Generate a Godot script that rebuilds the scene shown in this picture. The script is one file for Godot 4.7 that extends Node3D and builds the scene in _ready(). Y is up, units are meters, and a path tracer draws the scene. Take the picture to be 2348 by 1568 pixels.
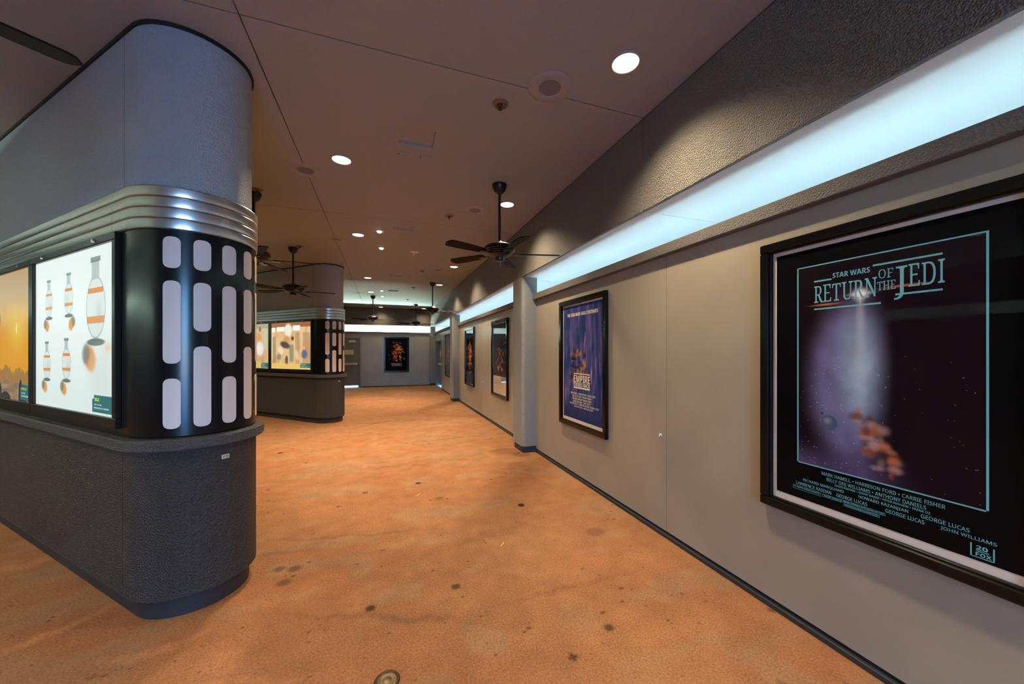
extends Node3D
# A corridor with a coved right wall of framed posters and two round-nosed display pillars on the left.
# Metres, y up; the camera stands at x = 0, z = 0 and the corridor runs towards -z.

const EYE := 1.55            # camera height
const CEIL := 3.45           # ceiling underside
const WALL := 2.22           # face of the right wall's poster panels
const FASCIA := 1.985        # face of the right wall's upper part
const SOFFIT := 2.69         # underside of the upper part, over the cove
const FAR := -17.07          # face of the far wall
const FARF := -16.86         # face of the far wall's upper part
const NOSE := Vector3(-1.167, 0, -2.949)  # centre of the near pillar's round end
const STEP := 6.1            # from pillar to pillar
const Q := 0.9               # scale of all the lamps

var M := {}
var used := {}
var rng := RandomNumberGenerator.new()


func _ready() -> void:
	rng.seed = 7
	# ---- camera, sky, exposure
	var cam := Camera3D.new()
	cam.name = "camera"
	add_child(cam)
	cam.position = Vector3(0, EYE, 0)
	cam.rotation.y = -atan(293.5 / 837.0)
	cam.near = 0.05
	cam.far = 100.0
	cam.set_frustum(0.05 * 1568.0 / 837.0, Vector2(0, 0.05 * 22.0 / 837.0), 0.05, 100.0)
	cam.current = true
	var env := Environment.new()
	env.background_mode = Environment.BG_SKY
	var sky := Sky.new()
	var sm := ProceduralSkyMaterial.new()
	sm.sky_top_color = Color(0.32, 0.61, 0.97)
	sm.sky_horizon_color = Color(0.54, 0.80, 0.99)
	sm.ground_bottom_color = Color(0.5, 0.5, 0.5)
	sm.ground_horizon_color = Color(0.8, 0.82, 0.85)
	sky.sky_material = sm
	env.sky = sky
	env.background_energy_multiplier = 46.0
	env.tonemap_mode = Environment.TONE_MAPPER_LINEAR
	env.tonemap_exposure = 0.84
	env.sdfgi_enabled = true
	env.ssao_enabled = true
	env.ssil_enabled = true
	var we := WorldEnvironment.new()
	we.name = "world_environment"
	we.environment = env
	add_child(we)
	materials()
	# ---- the room
	room()
	pilasters()
	doors()
	coves()
	pillars()
	# ---- on the ceiling
	downlights()
	ceiling_fittings()
	fans()
	# ---- on the walls and on the floor
	posters()
	small_things()


# ------------------------------------------------------------------ helpers

class MB:
	var st := SurfaceTool.new()
	var xf := Transform3D()
	func _init() -> void:
		st.begin(Mesh.PRIMITIVE_TRIANGLES)
	func tri(p: Array, n: Array, uv: Array) -> void:
		var g: Vector3 = (p[1] - p[0]).cross(p[2] - p[0])
		var order := [0, 2, 1] if g.dot(n[0] + n[1] + n[2]) > 0 else [0, 1, 2]
		for i in order:
			st.set_normal((xf.basis * n[i]).normalized())
			st.set_uv(uv[i])
			st.add_vertex(xf * p[i])
	func quad(a: Vector3, b: Vector3, c: Vector3, d: Vector3, n: Vector3) -> void:
		var N := [n, n, n]
		tri([a, b, c], N, [Vector2(0, 1), Vector2(1, 1), Vector2(1, 0)])
		tri([a, c, d], N, [Vector2(0, 1), Vector2(1, 0), Vector2(0, 0)])
	func box(lo: Vector3, hi: Vector3, bev := 0.0) -> MB:
		var c := (lo + hi) / 2.0
		var h := (hi - lo) / 2.0
		bev = minf(bev, minf(h.x, minf(h.y, h.z)) * 0.9)
		for ax in 3:
			var u := (ax + 1) % 3
			var v := (ax + 2) % 3
			for s in [-1.0, 1.0]:
				var n := Vector3.ZERO
				n[ax] = s
				var P := []
				for k in [[-1, -1], [1, -1], [1, 1], [-1, 1]]:
					var p := Vector3.ZERO
					p[ax] = s * h[ax]
					p[u] = k[0] * (h[u] - bev)
					p[v] = k[1] * (h[v] - bev)
					P.append(c + p)
				quad(P[0], P[1], P[2], P[3], n)
		if bev > 0.0:
			for ax in 3:
				var u := (ax + 1) % 3
				var v := (ax + 2) % 3
				for su in [-1.0, 1.0]:
					for sv in [-1.0, 1.0]:
						var n := Vector3.ZERO
						n[u] = su
						n[v] = sv
						n = n.normalized()
						var P := []
						for k in [[-1, 0], [1, 0], [1, 1], [-1, 1]]:
							var p := Vector3.ZERO
							p[ax] = k[0] * (h[ax] - bev)
							p[u] = su * (h[u] - (bev if k[1] == 1 else 0.0))
							p[v] = sv * (h[v] - (0.0 if k[1] == 1 else bev))
							P.append(c + p)
						quad(P[0], P[1], P[2], P[3], n)
			for sx in [-1.0, 1.0]:
				for sy in [-1.0, 1.0]:
					for sz in [-1.0, 1.0]:
						var s := Vector3(sx, sy, sz)
						var e := h - Vector3.ONE * bev
						var n := s.normalized()
						tri([c + s * Vector3(h.x, e.y, e.z), c + s * Vector3(e.x, h.y, e.z), c + s * Vector3(e.x, e.y, h.z)], [n, n, n], [Vector2.ZERO, Vector2.ZERO, Vector2.ZERO])
		return self
	# prof: points (outwards, up), bottom first; path: [x, z, nx, nz] in order
	func sweep(path: Array, prof: Array, hard := false, soft := 0.9) -> MB:
		var segs := []
		for i in prof.size() - 1:
			var d: Vector2 = prof[i + 1] - prof[i]
			segs.append(Vector2(d.y, -d.x).normalized())
		var run := 0.0
		for j in path.size() - 1:
			var A: Array = path[j]
			var B: Array = path[j + 1]
			var step := Vector2(B[0] - A[0], B[1] - A[1]).length() + 0.3 * Vector2(B[2] - A[2], B[3] - A[3]).length()
			for i in prof.size() - 1:
				var n0: Vector2 = segs[i]
				var n1: Vector2 = segs[i]
				if not hard and i > 0 and segs[i - 1].dot(segs[i]) > soft:
					n0 = (segs[i - 1] + segs[i]).normalized()
				if not hard and i < segs.size() - 1 and segs[i + 1].dot(segs[i]) > soft:
					n1 = (segs[i + 1] + segs[i]).normalized()
				var p0: Vector2 = prof[i]
				var p1: Vector2 = prof[i + 1]
				var P := [at(A, p0), at(B, p0), at(B, p1), at(A, p1)]
				var N := [nn(A, n0), nn(B, n0), nn(B, n1), nn(A, n1)]
				var U := [Vector2(run, -p0.y), Vector2(run + step, -p0.y), Vector2(run + step, -p1.y), Vector2(run, -p1.y)]
				if P[0].distance_to(P[1]) > 1e-6:
					tri([P[0], P[1], P[2]], [N[0], N[1], N[2]], [U[0], U[1], U[2]])
				if P[2].distance_to(P[3]) > 1e-6:
					tri([P[0], P[2], P[3]], [N[0], N[2], N[3]], [U[0], U[2], U[3]])
			run += step
		return self
	func at(A: Array, p: Vector2) -> Vector3:
		return Vector3(A[0] + A[2] * p.x, p.y, A[1] + A[3] * p.x)
	func nn(A: Array, n: Vector2) -> Vector3:
		return Vector3(A[2] * n.x, n.y, A[3] * n.x)
	func lathe(prof: Array, segs := 24, c := Vector2.ZERO, hard := false) -> MB:
		var path := []
		for k in segs + 1:
			var a := TAU * k / segs
			path.append([c.x, c.y, cos(a), sin(a)])
		return sweep(path, prof, hard, 0.6)
	func tube(a: Vector3, b: Vector3, r: float, segs := 10, r2 := -1.0) -> MB:
		if r2 < 0.0:
			r2 = r
		var d := (b - a).normalized()
		var u := d.cross(Vector3.UP if absf(d.y) < 0.9 else Vector3.RIGHT).normalized()
		var v := d.cross(u)
		for k in segs:
			var n0 := u * cos(TAU * k / segs) + v * sin(TAU * k / segs)
			var n1 := u * cos(TAU * (k + 1) / segs) + v * sin(TAU * (k + 1) / segs)
			var Z := [Vector2.ZERO, Vector2.ZERO, Vector2.ZERO]
			tri([a + n0 * r, a + n1 * r, b + n1 * r2], [n0, n1, n1], Z)
			tri([a + n0 * r, b + n1 * r2, b + n0 * r2], [n0, n1, n0], Z)
			tri([a, a + n0 * r, a + n1 * r], [-d, -d, -d], Z)
			tri([b, b + n0 * r2, b + n1 * r2], [d, d, d], Z)
		return self


func numbered(called: String) -> String:
	if not used.has(called):
		used[called] = 0
		return called
	used[called] += 1
	return "%s_%03d" % [called, used[called]]


func obj(called: String, mb: MB, mat: Material, parent: Node = self) -> MeshInstance3D:
	var o := MeshInstance3D.new()
	o.name = numbered(called) if parent == self else called
	var m := mb.st.commit()
	m.surface_set_material(0, mat)
	o.mesh = m
	parent.add_child(o, true)
	return o


func thing(called: String, label: String, category: String, at := Vector3.ZERO, turn := 0.0, group := "") -> Node3D:
	var o := Node3D.new()
	o.name = numbered(called)
	add_child(o, true)
	o.position = at
	o.rotation.y = turn
	tag(o, label, category, group)
	return o


func tag(o: Node, label: String, category: String, group := "", kind := "") -> Node:
	o.set_meta("label", label)
	o.set_meta("category", category)
	if group:
		o.set_meta("group", group)
	if kind:
		o.set_meta("kind", kind)
	return o


func dup(src: Node3D, at: Vector3, turn: float, label: String, called := "") -> Node3D:
	var r: Node3D = src.duplicate()
	r.name = numbered(called if called else String(src.name))
	add_child(r, true)
	r.position = at
	r.rotation.y = turn
	r.set_meta("label", label)
	return r


func bx(x0: float, x1: float, y0: float, y1: float, z0: float, z1: float, bev := 0.0) -> MB:
	return MB.new().box(Vector3(minf(x0, x1), minf(y0, y1), minf(z0, z1)), Vector3(maxf(x0, x1), maxf(y0, y1), maxf(z0, z1)), bev)


func structure(called: String, label: String, category: String) -> Node3D:
	var o := Node3D.new()
	o.name = numbered(called)
	add_child(o, true)
	tag(o, label, category, "", "structure")
	return o


# ------------------------------------------------------------------ materials

func noise_tex(freq: float, octaves := 3, size := 512, sd := 1, kind := FastNoiseLite.TYPE_SIMPLEX_SMOOTH) -> ImageTexture:
	var n := FastNoiseLite.new()
	n.noise_type = kind
	n.seed = sd
	n.frequency = freq
	n.fractal_octaves = octaves
	var im := n.get_seamless_image(size, size)
	return ImageTexture.create_from_image(im)


func tone_tex(freq: float, lo: float, hi: float, octaves := 3, size := 256, sd := 3) -> ImageTexture:
	var n := FastNoiseLite.new()
	n.seed = sd
	n.noise_type = FastNoiseLite.TYPE_SIMPLEX_SMOOTH
	n.frequency = freq
	n.fractal_octaves = octaves
	var im := n.get_seamless_image(size, size)
	var out := Image.create_empty(size, size, false, Image.FORMAT_RGB8)
	for y in size:
		for x in size:
			var v := lerpf(lo, hi, im.get_pixel(x, y).r)
			out.set_pixel(x, y, Color(v, v, v))
	return ImageTexture.create_from_image(out)


func mat(called: String, c: Color, rough := 0.8, metal := 0.0) -> StandardMaterial3D:
	var m := StandardMaterial3D.new()
	m.resource_name = called
	m.albedo_color = c
	m.roughness = rough
	m.metallic = metal
	M[called] = m
	return m


func relief(m: StandardMaterial3D, tex: Texture2D, per_metre: float, cm: float) -> void:
	m.heightmap_enabled = true
	m.heightmap_texture = tex
	m.heightmap_scale = cm
	m.uv1_triplanar = true
	m.uv1_world_triplanar = true
	m.uv1_scale = Vector3.ONE * per_metre


func grey(c: float) -> Color:
	return Color(c, c, c)


func materials() -> void:
	var stucco := noise_tex(0.045, 3, 512, 5)
	var fine := noise_tex(0.09, 2, 256, 9)
	var mottle := tone_tex(0.012, 0.93, 1.0, 4, 256, 21)
	relief(mat("stucco_pillar", Color(0.645, 0.665, 0.675), 0.38), stucco, 3.8, 0.9)
	relief(mat("stucco_mid", Color(0.54, 0.535, 0.525), 0.5), stucco, 3.2, 1.2)
	relief(mat("stucco_upper", Color(0.40, 0.385, 0.36), 0.5), stucco, 3.2, 1.1)
	relief(mat("stucco_dark", Color(0.19, 0.18, 0.18), 0.6), stucco, 3.2, 1.1)
	relief(mat("stucco_ledge", Color(0.40, 0.385, 0.365), 0.7), stucco, 3.6, 0.7)
	relief(mat("stucco_sill", Color(0.29, 0.28, 0.27), 0.6), stucco, 3.2, 1.1)
	var panel := mat("wall_panel_paint", Color(0.615, 0.575, 0.51), 0.34)
	panel.albedo_texture = mottle
	panel.uv1_triplanar = true
	panel.uv1_world_triplanar = true
	panel.uv1_scale = Vector3.ONE * 0.4
	var cl := mat("ceiling_paint", Color(0.58, 0.585, 0.58), 0.6)
	relief(cl, fine, 3.0, 0.12)
	relief(mat("soffit_paint", Color(0.80, 0.82, 0.82), 0.7), fine, 3.0, 0.08)
	mat("cove_white", Color(0.9, 0.9, 0.9), 0.8)
	mat("black_rubber", Color(0.10, 0.10, 0.10), 0.6)
	mat("joint_black", Color(0.05, 0.05, 0.05), 0.9)
	mat("toe_black", Color(0.16, 0.155, 0.16), 0.6)
	var drum := mat("drum_black", Color(0.055, 0.055, 0.065), 0.28)
	drum.metallic_specular = 0.35
	drum.clearcoat_enabled = true
	drum.clearcoat = 0.3
	drum.clearcoat_roughness = 0.15
	mat("pill_white", Color(0.88, 0.82, 0.77), 0.45)
	mat("aluminium", Color(0.86, 0.855, 0.84), 0.30, 1.0)
	mat("case_black", Color(0.085, 0.075, 0.07), 0.35)
	mat("chrome", Color(0.8, 0.8, 0.8), 0.15, 1.0)
	mat("fan_black", Color(0.045, 0.045, 0.045), 0.3)
	mat("fan_blade", Color(0.085, 0.065, 0.055), 0.6)
	M.fan_blade.metallic_specular = 0.25
	mat("frame_black", Color(0.07, 0.06, 0.055), 0.16)
	M.frame_black.metallic_specular = 0.3
	mat("mat_cream", Color(0.86, 0.80, 0.74), 0.7)
	var g := mat("poster_glass", Color(0.02, 0.02, 0.02, 0.02), 0.02)
	g.metallic_specular = 0.38
	var ag := mat("poster_acrylic", Color(0.02, 0.02, 0.02, 0.02), 0.02)
	ag.transparency = BaseMaterial3D.TRANSPARENCY_ALPHA
	ag.metallic_specular = 0.13
	g.transparency = BaseMaterial3D.TRANSPARENCY_ALPHA
	mat("door_paint", Color(0.46, 0.455, 0.445), 0.45)
	mat("door_frame_paint", Color(0.42, 0.415, 0.41), 0.45)
	mat("plate_pale", Color(0.82, 0.80, 0.72), 0.5)
	mat("steel", Color(0.75, 0.72, 0.66), 0.3, 1.0)
	mat("brass", Color(0.50, 0.42, 0.32), 0.4, 0.7)
	mat("brass_dark", Color(0.30, 0.22, 0.14), 0.5, 0.6)
	mat("speaker_white", Color(0.60, 0.585, 0.575), 0.6)
	var gr := mat("speaker_grille", Color(0.46, 0.45, 0.445), 0.7)
	relief(gr, noise_tex(0.2, 1, 128, 4), 8.0, 0.2)
	mat("white_plastic", Color(0.85, 0.83, 0.8), 0.5)
	mat("concrete_pale", Color(0.8, 0.8, 0.78), 0.9)
	mat("roof_grey", Color(0.3, 0.3, 0.3), 0.9)
	mat("straw", Color(0.85, 0.72, 0.50), 0.8)
	mat("teal_ink", Color(0.42, 0.70, 0.74), 0.6)
	mat("cream_ink", Color(0.92, 0.86, 0.70), 0.6)
	mat("black_ink", Color(0.08, 0.08, 0.09), 0.6)
	glow("caption_yellow", Color(0.72, 0.80, 0.15), 0.8)
	glow("lens_glow", Color(1.0, 0.93, 0.80), 6.0)
	glow("accent_glow", Color(1.0, 0.95, 0.86), 9.0)
	glow("tube_glow", Color(0.86, 0.97, 1.0), 6.0)
	floor_material()


func glow(called: String, c: Color, e: float) -> StandardMaterial3D:
	var m := mat(called, c, 0.6)
	m.emission_enabled = true
	m.emission = c
	m.emission_energy_multiplier = e
	return m


func floor_material() -> void:
	# worn terracotta carpet: broad worn patches, drag streaks and spots of dirt, 12 x 24 m
	var W := 768
	var Hh := 1536
	var broad := FastNoiseLite.new()
	broad.seed = 3
	broad.frequency = 0.42
	broad.fractal_octaves = 4
	var warp := FastNoiseLite.new()
	warp.seed = 12
	warp.frequency = 1.4
	warp.fractal_octaves = 3
	var im := Image.create_empty(W, Hh, false, Image.FORMAT_RGB8)
	var red := Color(0.630, 0.415, 0.280)
	var tan_ := Color(0.655, 0.470, 0.330)
	var worn := Color(0.630, 0.495, 0.380)
	for y in Hh:
		for x in W:
			var px := -9.7 + 13.0 * x / W
			var pz := -18.2 + 24.0 * y / Hh
			var b := broad.get_noise_2d(px, pz)
			var s := warp.get_noise_2d(px * 0.35 + b, pz * 1.1)
			var c := red.lerp(tan_, clampf(0.5 + b * 0.6, 0, 1))
			c = c.lerp(worn, clampf((s - 0.12) * 2.0, 0, 0.45))
			c = c * (1.0 + 0.06 * warp.get_noise_2d(px * 2.0, pz * 2.0))
			im.set_pixel(x, y, c)
	var r := RandomNumberGenerator.new()
	r.seed = 5
	for k in 260:
		var x := r.randi_range(3, W - 4)
		var y := r.randi_range(3, Hh - 4)
		var rad := r.randf_range(0.6, 1.5)
		var d := r.randf_range(0.55, 0.88)
		for dy in range(-2, 3):
			for dx in range(-2, 3):
				if Vector2(dx, dy).length() < rad:
					im.set_pixel(x + dx, y + dy, im.get_pixel(x + dx, y + dy) * d)
	# the larger marks one can find in the photograph: x, z, radius, darkness
	for k in [[0.385, -4.42, 0.035, 0.35], [-1.497, -6.45, 0.04, 0.3], [-0.08, -2.36, 0.03, 0.5], [-0.60, -2.98, 0.05, 0.75], [-0.71, -3.0, 0.04, 0.75], [-0.63, -2.82, 0.05, 0.75], [0.55, -3.9, 0.05, 0.8], [1.8, -5.4, 0.28, 0.86], [1.95, -5.15, 0.16, 0.8], [1.72, -2.72, 0.10, 0.85], [1.2, -1.75, 0.03, 0.6]]:
		var cx := int((k[0] + 9.7) / 13.0 * W)
		var cy := int((k[1] + 18.2) / 24.0 * Hh)
		var rr: float = k[2] / 13.0 * W
		for dy in range(-int(rr) - 1, int(rr) + 2):
			for dx in range(-int(rr) - 1, int(rr) + 2):
				var f := 1.0 - smoothstep(rr * 0.5, rr + 0.5, Vector2(dx, dy).length())
				im.set_pixel(cx + dx, cy + dy, im.get_pixel(cx + dx, cy + dy) * lerpf(1.0, k[3], f))
	# pale and dark drag marks: x, z, half length, half width, turn, tone
	for k in [[-1.75, -2.75, 0.9, 0.05, 0.78, 1.16], [-2.6, -3.6, 1.0, 0.09, 0.80, 1.12], [-1.15, -2.42, 0.35, 0.05, 0.1, 1.15], [-0.62, -2.02, 0.55, 0.03, -0.25, 1.13], [-0.75, -2.2, 0.22, 0.12, -0.6, 1.12], [-0.35, -2.62, 0.8, 0.20, -0.2, 1.07], [-0.85, -3.25, 0.7, 0.03, -0.15, 0.90], [-0.2, -3.35, 0.9, 0.025, -0.2, 0.90], [0.0, -2.25, 0.9, 0.03, -0.45, 0.88], [-0.55, -1.75, 0.7, 0.08, -0.4, 0.88], [1.15, -2.15, 0.7, 0.03, 0.05, 0.90], [0.9, -3.0, 0.5, 0.12, 0.1, 0.90], [0.4, -5.2, 1.2, 0.10, 0.0, 0.93], [0.3, -8.5, 1.4, 0.15, 0.0, 0.92], [0.2, -12.5, 1.3, 0.12, 0.0, 0.85], [1.0, -6.5, 0.9, 0.06, 0.1, 0.90], [-2.9, -2.2, 0.8, 0.10, 0.3, 0.90], [-2.2, -1.9, 0.7, 0.12, 0.2, 0.90]]:
		var cx := int((k[0] + 9.7) / 13.0 * W)
		var cy := int((k[1] + 18.2) / 24.0 * Hh)
		var rr := int(k[2] / 13.0 * W) + 3
		for dy in range(-rr, rr + 1):
			for dx in range(-rr, rr + 1):
				var q := Vector2(dx, dy).rotated(k[4])
				q.y += 3.0 * warp.get_noise_2d(q.x * 0.03, k[0]) * (1.0 + k[3] * 20.0)
				var f := 1.0 - smoothstep(0.2, 1.0, Vector2(q.x / (k[2] / 13.0 * W), q.y / (k[3] / 13.0 * W + 0.8)).length())
				if f > 0.0 and cx + dx >= 0 and cy + dy >= 0 and cx + dx < W and cy + dy < Hh:
					im.set_pixel(cx + dx, cy + dy, im.get_pixel(cx + dx, cy + dy) * lerpf(1.0, k[5], f * (0.75 + 0.5 * warp.get_noise_2d(dx * 0.2, dy * 0.2))))
	var m := mat("carpet", Color.WHITE, 0.95)
	m.albedo_texture = ImageTexture.create_from_image(im)
	m.metallic_specular = 0.2
	# fine pile and small spots, one tile every 2.4 m
	var G := 1024
	var fine := FastNoiseLite.new()
	fine.seed = 31
	fine.frequency = 0.16
	fine.fractal_octaves = 2
	var fi := fine.get_seamless_image(G, G)
	var patch := FastNoiseLite.new()
	patch.seed = 33
	patch.frequency = 0.012
	patch.fractal_octaves = 4
	var pi := patch.get_seamless_image(G, G)
	var grain := Image.create_empty(G, G, false, Image.FORMAT_RGB8)
	for y in G:
		for x in G:
			var v := 0.80 + 0.24 * fi.get_pixel(x, y).r + 0.10 * (r.randf() - 0.5) + 0.08 * (pi.get_pixel(x, y).r - 0.5)
			grain.set_pixel(x, y, grey(clampf(v, 0.0, 1.0)))
	for k in 150:
		var cx := r.randi_range(8, G - 9)
		var cy := r.randi_range(8, G - 9)
		var ra := r.randf_range(1.2, 5.0) if r.randf() < 0.8 else r.randf_range(4.0, 7.5)
		var sq := r.randf_range(0.5, 1.0)
		var dk := r.randf_range(0.62, 0.9)
		for dy in range(-8, 9):
			for dx in range(-8, 9):
				var f := 1.0 - smoothstep(ra * 0.4, ra, Vector2(dx * sq, dy).length() + 1.2 * r.randf())
				if f > 0.0:
					grain.set_pixel(cx + dx, cy + dy, grain.get_pixel(cx + dx, cy + dy) * lerpf(1.0, dk, f))
	m.detail_enabled = true
	m.detail_albedo = ImageTexture.create_from_image(grain)
	m.detail_blend_mode = BaseMaterial3D.BLEND_MODE_MUL
	m.detail_uv_layer = BaseMaterial3D.DETAIL_UV_2
	m.uv2_scale = Vector3(5, 10, 1)


# ------------------------------------------------------------------ the room

func room() -> void:
	# floor: one slab, top at y = 0
	var st := SurfaceTool.new()
	st.begin(Mesh.PRIMITIVE_TRIANGLES)
	var f := bx(-9.6, 3.2, -0.2, -0.001, -17.9, 4.9)
	var P := [Vector3(-9.6, 0, 4.9), Vector3(3.2, 0, 4.9), Vector3(3.2, 0, -17.9), Vector3(-9.6, 0, -17.9)]
	for i in [0, 2, 1, 0, 3, 2]:
		st.set_normal(Vector3.UP)
		var p: Vector3 = P[i]
		st.set_uv(Vector2((p.x + 9.7) / 13.0, (p.z + 18.2) / 24.0))
		st.set_uv2(Vector2((p.x + 9.7) / 13.0, (p.z + 18.2) / 24.0))
		st.add_vertex(p)
	var fl := structure("floor", "worn terracotta carpet floor running the length of the corridor", "floor")
	var slab := MeshInstance3D.new()
	slab.name = "carpet"
	var fm := st.commit()
	fm.surface_set_material(0, M.carpet)
	slab.mesh = fm
	fl.add_child(slab)
	obj("slab", f, M.roof_grey, fl)
	# ceiling: large painted panels with open joints under a slab
	var ce := structure("ceiling", "low brown-grey ceiling of large panels with thin dark joints", "ceiling")
	obj("slab", bx(-9.6, 3.2, 3.50, 3.7, -17.9, 4.9), M.roof_grey, ce)
	var xs := [-9.3, -6.9, -3.84, -0.772, 2.0]
	var zs := [4.6, 2.9, 0.62, -2.45, -5.52, -8.59, -11.66, -14.73, -17.5]
	var hatch_z := {3: -3.335, 4: -5.81, 5: -9.5, 6: -11.94}
	for i in 4:
		for j in 8:
			var x0: float = xs[i] + 0.004
			var x1: float = xs[i + 1] - 0.004
			var z1: float = zs[j] - 0.004
			var z0: float = zs[j + 1] + 0.004
			var p := MB.new()
			if i == 3 and hatch_z.has(j):
				var hz: float = hatch_z[j]
				p.box(Vector3(x0, CEIL, z0), Vector3(0.125, 3.497, z1))
				p.box(Vector3(0.43, CEIL, z0), Vector3(x1, 3.497, z1))
				p.box(Vector3(0.125, CEIL, z0), Vector3(0.43, 3.497, hz - 0.145))
				p.box(Vector3(0.125, CEIL, hz + 0.145), Vector3(0.43, 3.497, z1))
			else:
				p.box(Vector3(x0, CEIL, z0), Vector3(x1, 3.497, z1))
			obj("ceiling_panel", p, M.ceiling_paint, ce)
	for j in hatch_z:
		var hz: float = hatch_z[j]
		var nth: String = {3: "nearest of the square recessed access hatches in the ceiling, with two small plates beside it", 4: "recessed ceiling access hatch beyond the second ceiling joint, near two small spotlights", 5: "faint recessed ceiling access hatch between the third joint and the greenish ceiling", 6: "farthest of the recessed ceiling access hatches, in the greenish lit part of the ceiling"}[j]
		var h := thing("access_hatch", nth, "hatch", Vector3(0.2775, CEIL, hz), 0.0, "ceiling access hatches")
		obj("leaf", bx(-0.148, 0.148, 0.018, 0.03, -0.141, 0.141, 0.002), M.ceiling_paint, h)
		var rim := MB.new()
		for s in [[-0.152, -0.1485, -0.145, 0.145], [0.1485, 0.152, -0.145, 0.145], [-0.152, 0.152, -0.145, -0.1415], [-0.152, 0.152, 0.1415, 0.145]]:
			rim.box(Vector3(s[0], 0.001, s[2]), Vector3(s[1], 0.03, s[3]))
		obj("rim", rim, M.speaker_white, h)
	# right wall: body, poster panels, cove trough, soffit, upper part
	var wr := structure("wall_right", "grey painted panel wall on the right carrying the framed posters", "wall")
	for k in [[4.7, -15.0, 0.0, 2.345], [-16.8, -17.9, 0.0, 2.345], [-15.0, -16.8, 2.06, 2.345]]:
		obj("wall_body", bx(2.236, 2.26, k[2], k[3], k[0], k[1]), M.joint_black if k[0] > 0.0 else M.wall_panel_paint, wr)
	for k in [[4.7, -14.9, 0.0, 3.5], [-14.9, -15.0, 0.0, 3.5], [-16.8, -17.9, 0.0, 3.5], [-15.0, -16.8, 2.06, 3.5]]:
		obj("cove_back", bx(2.95, 3.2, k[2], k[3], k[0], k[1]), M.cove_white, wr)
	obj("cove_floor", bx(2.236, 2.95, 2.06, 2.095, 4.7, -17.6), M.cove_white, wr)
	var pz := [4.7, 0.86, -2.445, -5.42, -8.485, -11.5, -15.0]
	for j in pz.size() - 1:
		obj("wall_panel", bx(WALL, 2.236, 0.052, 2.36, pz[j] - 0.0025, pz[j + 1] + 0.0025, 0.002), M.wall_panel_paint, wr)
	obj("wall_panel", bx(WALL, 2.236, 2.06, 2.36, -15.0, -16.8), M.wall_panel_paint, wr)
	obj("wall_panel", bx(WALL, 2.236, 0.052, 2.36, -16.8, -17.1), M.wall_panel_paint, wr)
	for j in [[4.7, 0.62], [0.62, -2.45], [-2.45, -5.42], [-5.42, -8.49], [-8.49, -11.5], [-11.5, -14.6], [-14.6, -17.3]]:
		obj("soffit_panel", bx(FASCIA + 0.03, 2.95, SOFFIT, SOFFIT + 0.05, j[0] - 0.0025, j[1] + 0.0025), M.soffit_paint, wr)
	for j in [[4.7, 0.62], [0.62, -2.45], [-2.45, -5.42], [-5.42, -8.49], [-8.49, -11.5], [-11.5, -14.6], [-14.6, -17.0]]:
		obj("upper_panel", bx(FASCIA, FASCIA + 0.03, SOFFIT, CEIL - 0.012, j[0] - 0.002, j[1] + 0.002, 0.002), M.stucco_upper, wr)
	obj("upper_core", bx(FASCIA + 0.02, FASCIA + 0.028, SOFFIT + 0.01, CEIL + 0.04, 4.7, -17.0), M.joint_black, wr)
	for j in [[4.7, -5.19, 0.87, 0.42], [-5.65, -11.26, 0, 0], [-11.72, -16.96, 0, 0]]:
		obj("cove_ledge", bx(2.155, 2.19, 2.345, 2.43, j[0], j[1], 0.004), M.stucco_ledge, wr)
		obj("ledge_shelf", bx(2.19, 2.236, 2.345, 2.365, j[0], j[1]), M.stucco_ledge, wr)
	var br := structure("baseboard_right", "thin black rubber base along the foot of the right wall", "baseboard")
	obj("rubber_base", bx(2.205, 2.236, 0.0, 0.032, 4.7, -15.0, 0.004), M.toe_black, br)
	obj("shadow_gap", bx(2.232, 2.237, 0.032, 0.052, 4.7, -15.0), M.joint_black, br)
	# far wall
	var wf := structure("wall_far", "grey panel wall closing the far end of the corridor under a bright cove", "wall")
	for k in [[-9.6, -2.02, 0.0, 2.27], [-2.02, -0.97, 2.14, 2.27], [-0.97, 3.2, 0.0, 2.27]]:
		obj("wall_body", bx(k[0], k[1], k[2], k[3], FAR - 0.015, -17.9), M.joint_black, wf)
	for k in [[-9.3, -6.9, 0.04, 2.36], [-6.9, -4.2, 0.04, 2.36], [-4.2, -2.02, 0.04, 2.36], [-2.02, -0.97, 2.14, 2.36], [-0.97, 1.985, 0.04, 2.36]]:
		obj("wall_panel", bx(k[0] + 0.002, k[1] - 0.002, k[2], k[3], FAR, FAR - 0.015, 0.002), M.wall_panel_paint, wf)
	obj("cove_back", bx(-9.6, 3.2, 2.27, 3.5, -17.62, -17.9), M.cove_white, wf)
	obj("cove_floor", bx(-9.6, 2.6, 2.265, 2.272, FAR - 0.015, -17.62), M.cove_white, wf)
	obj("soffit_panel", bx(-9.3, FASCIA + 0.02, SOFFIT, SOFFIT + 0.05, FARF - 0.03, -17.62), M.soffit_paint, wf)
	for k in [[-9.3, -6.9], [-6.9, -3.84], [-3.84, -0.772], [-0.772, FASCIA]]:
		obj("upper_panel", bx(k[0] + 0.002, k[1] - 0.002, SOFFIT, CEIL - 0.012, FARF, FARF - 0.03, 0.002), M.stucco_upper, wf)
	obj("upper_core", bx(-9.3, FASCIA + 0.02, SOFFIT + 0.01, CEIL + 0.04, FARF - 0.02, FARF - 0.028), M.joint_black, wf)
	obj("cove_ledge", bx(-9.3, FASCIA, 2.345, 2.42, FAR + 0.06, FAR + 0.025, 0.004), M.stucco_ledge, wf)
	obj("ledge_shelf", bx(-9.3, FASCIA, 2.345, 2.365, FAR + 0.025, FAR - 0.015), M.stucco_ledge, wf)
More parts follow.
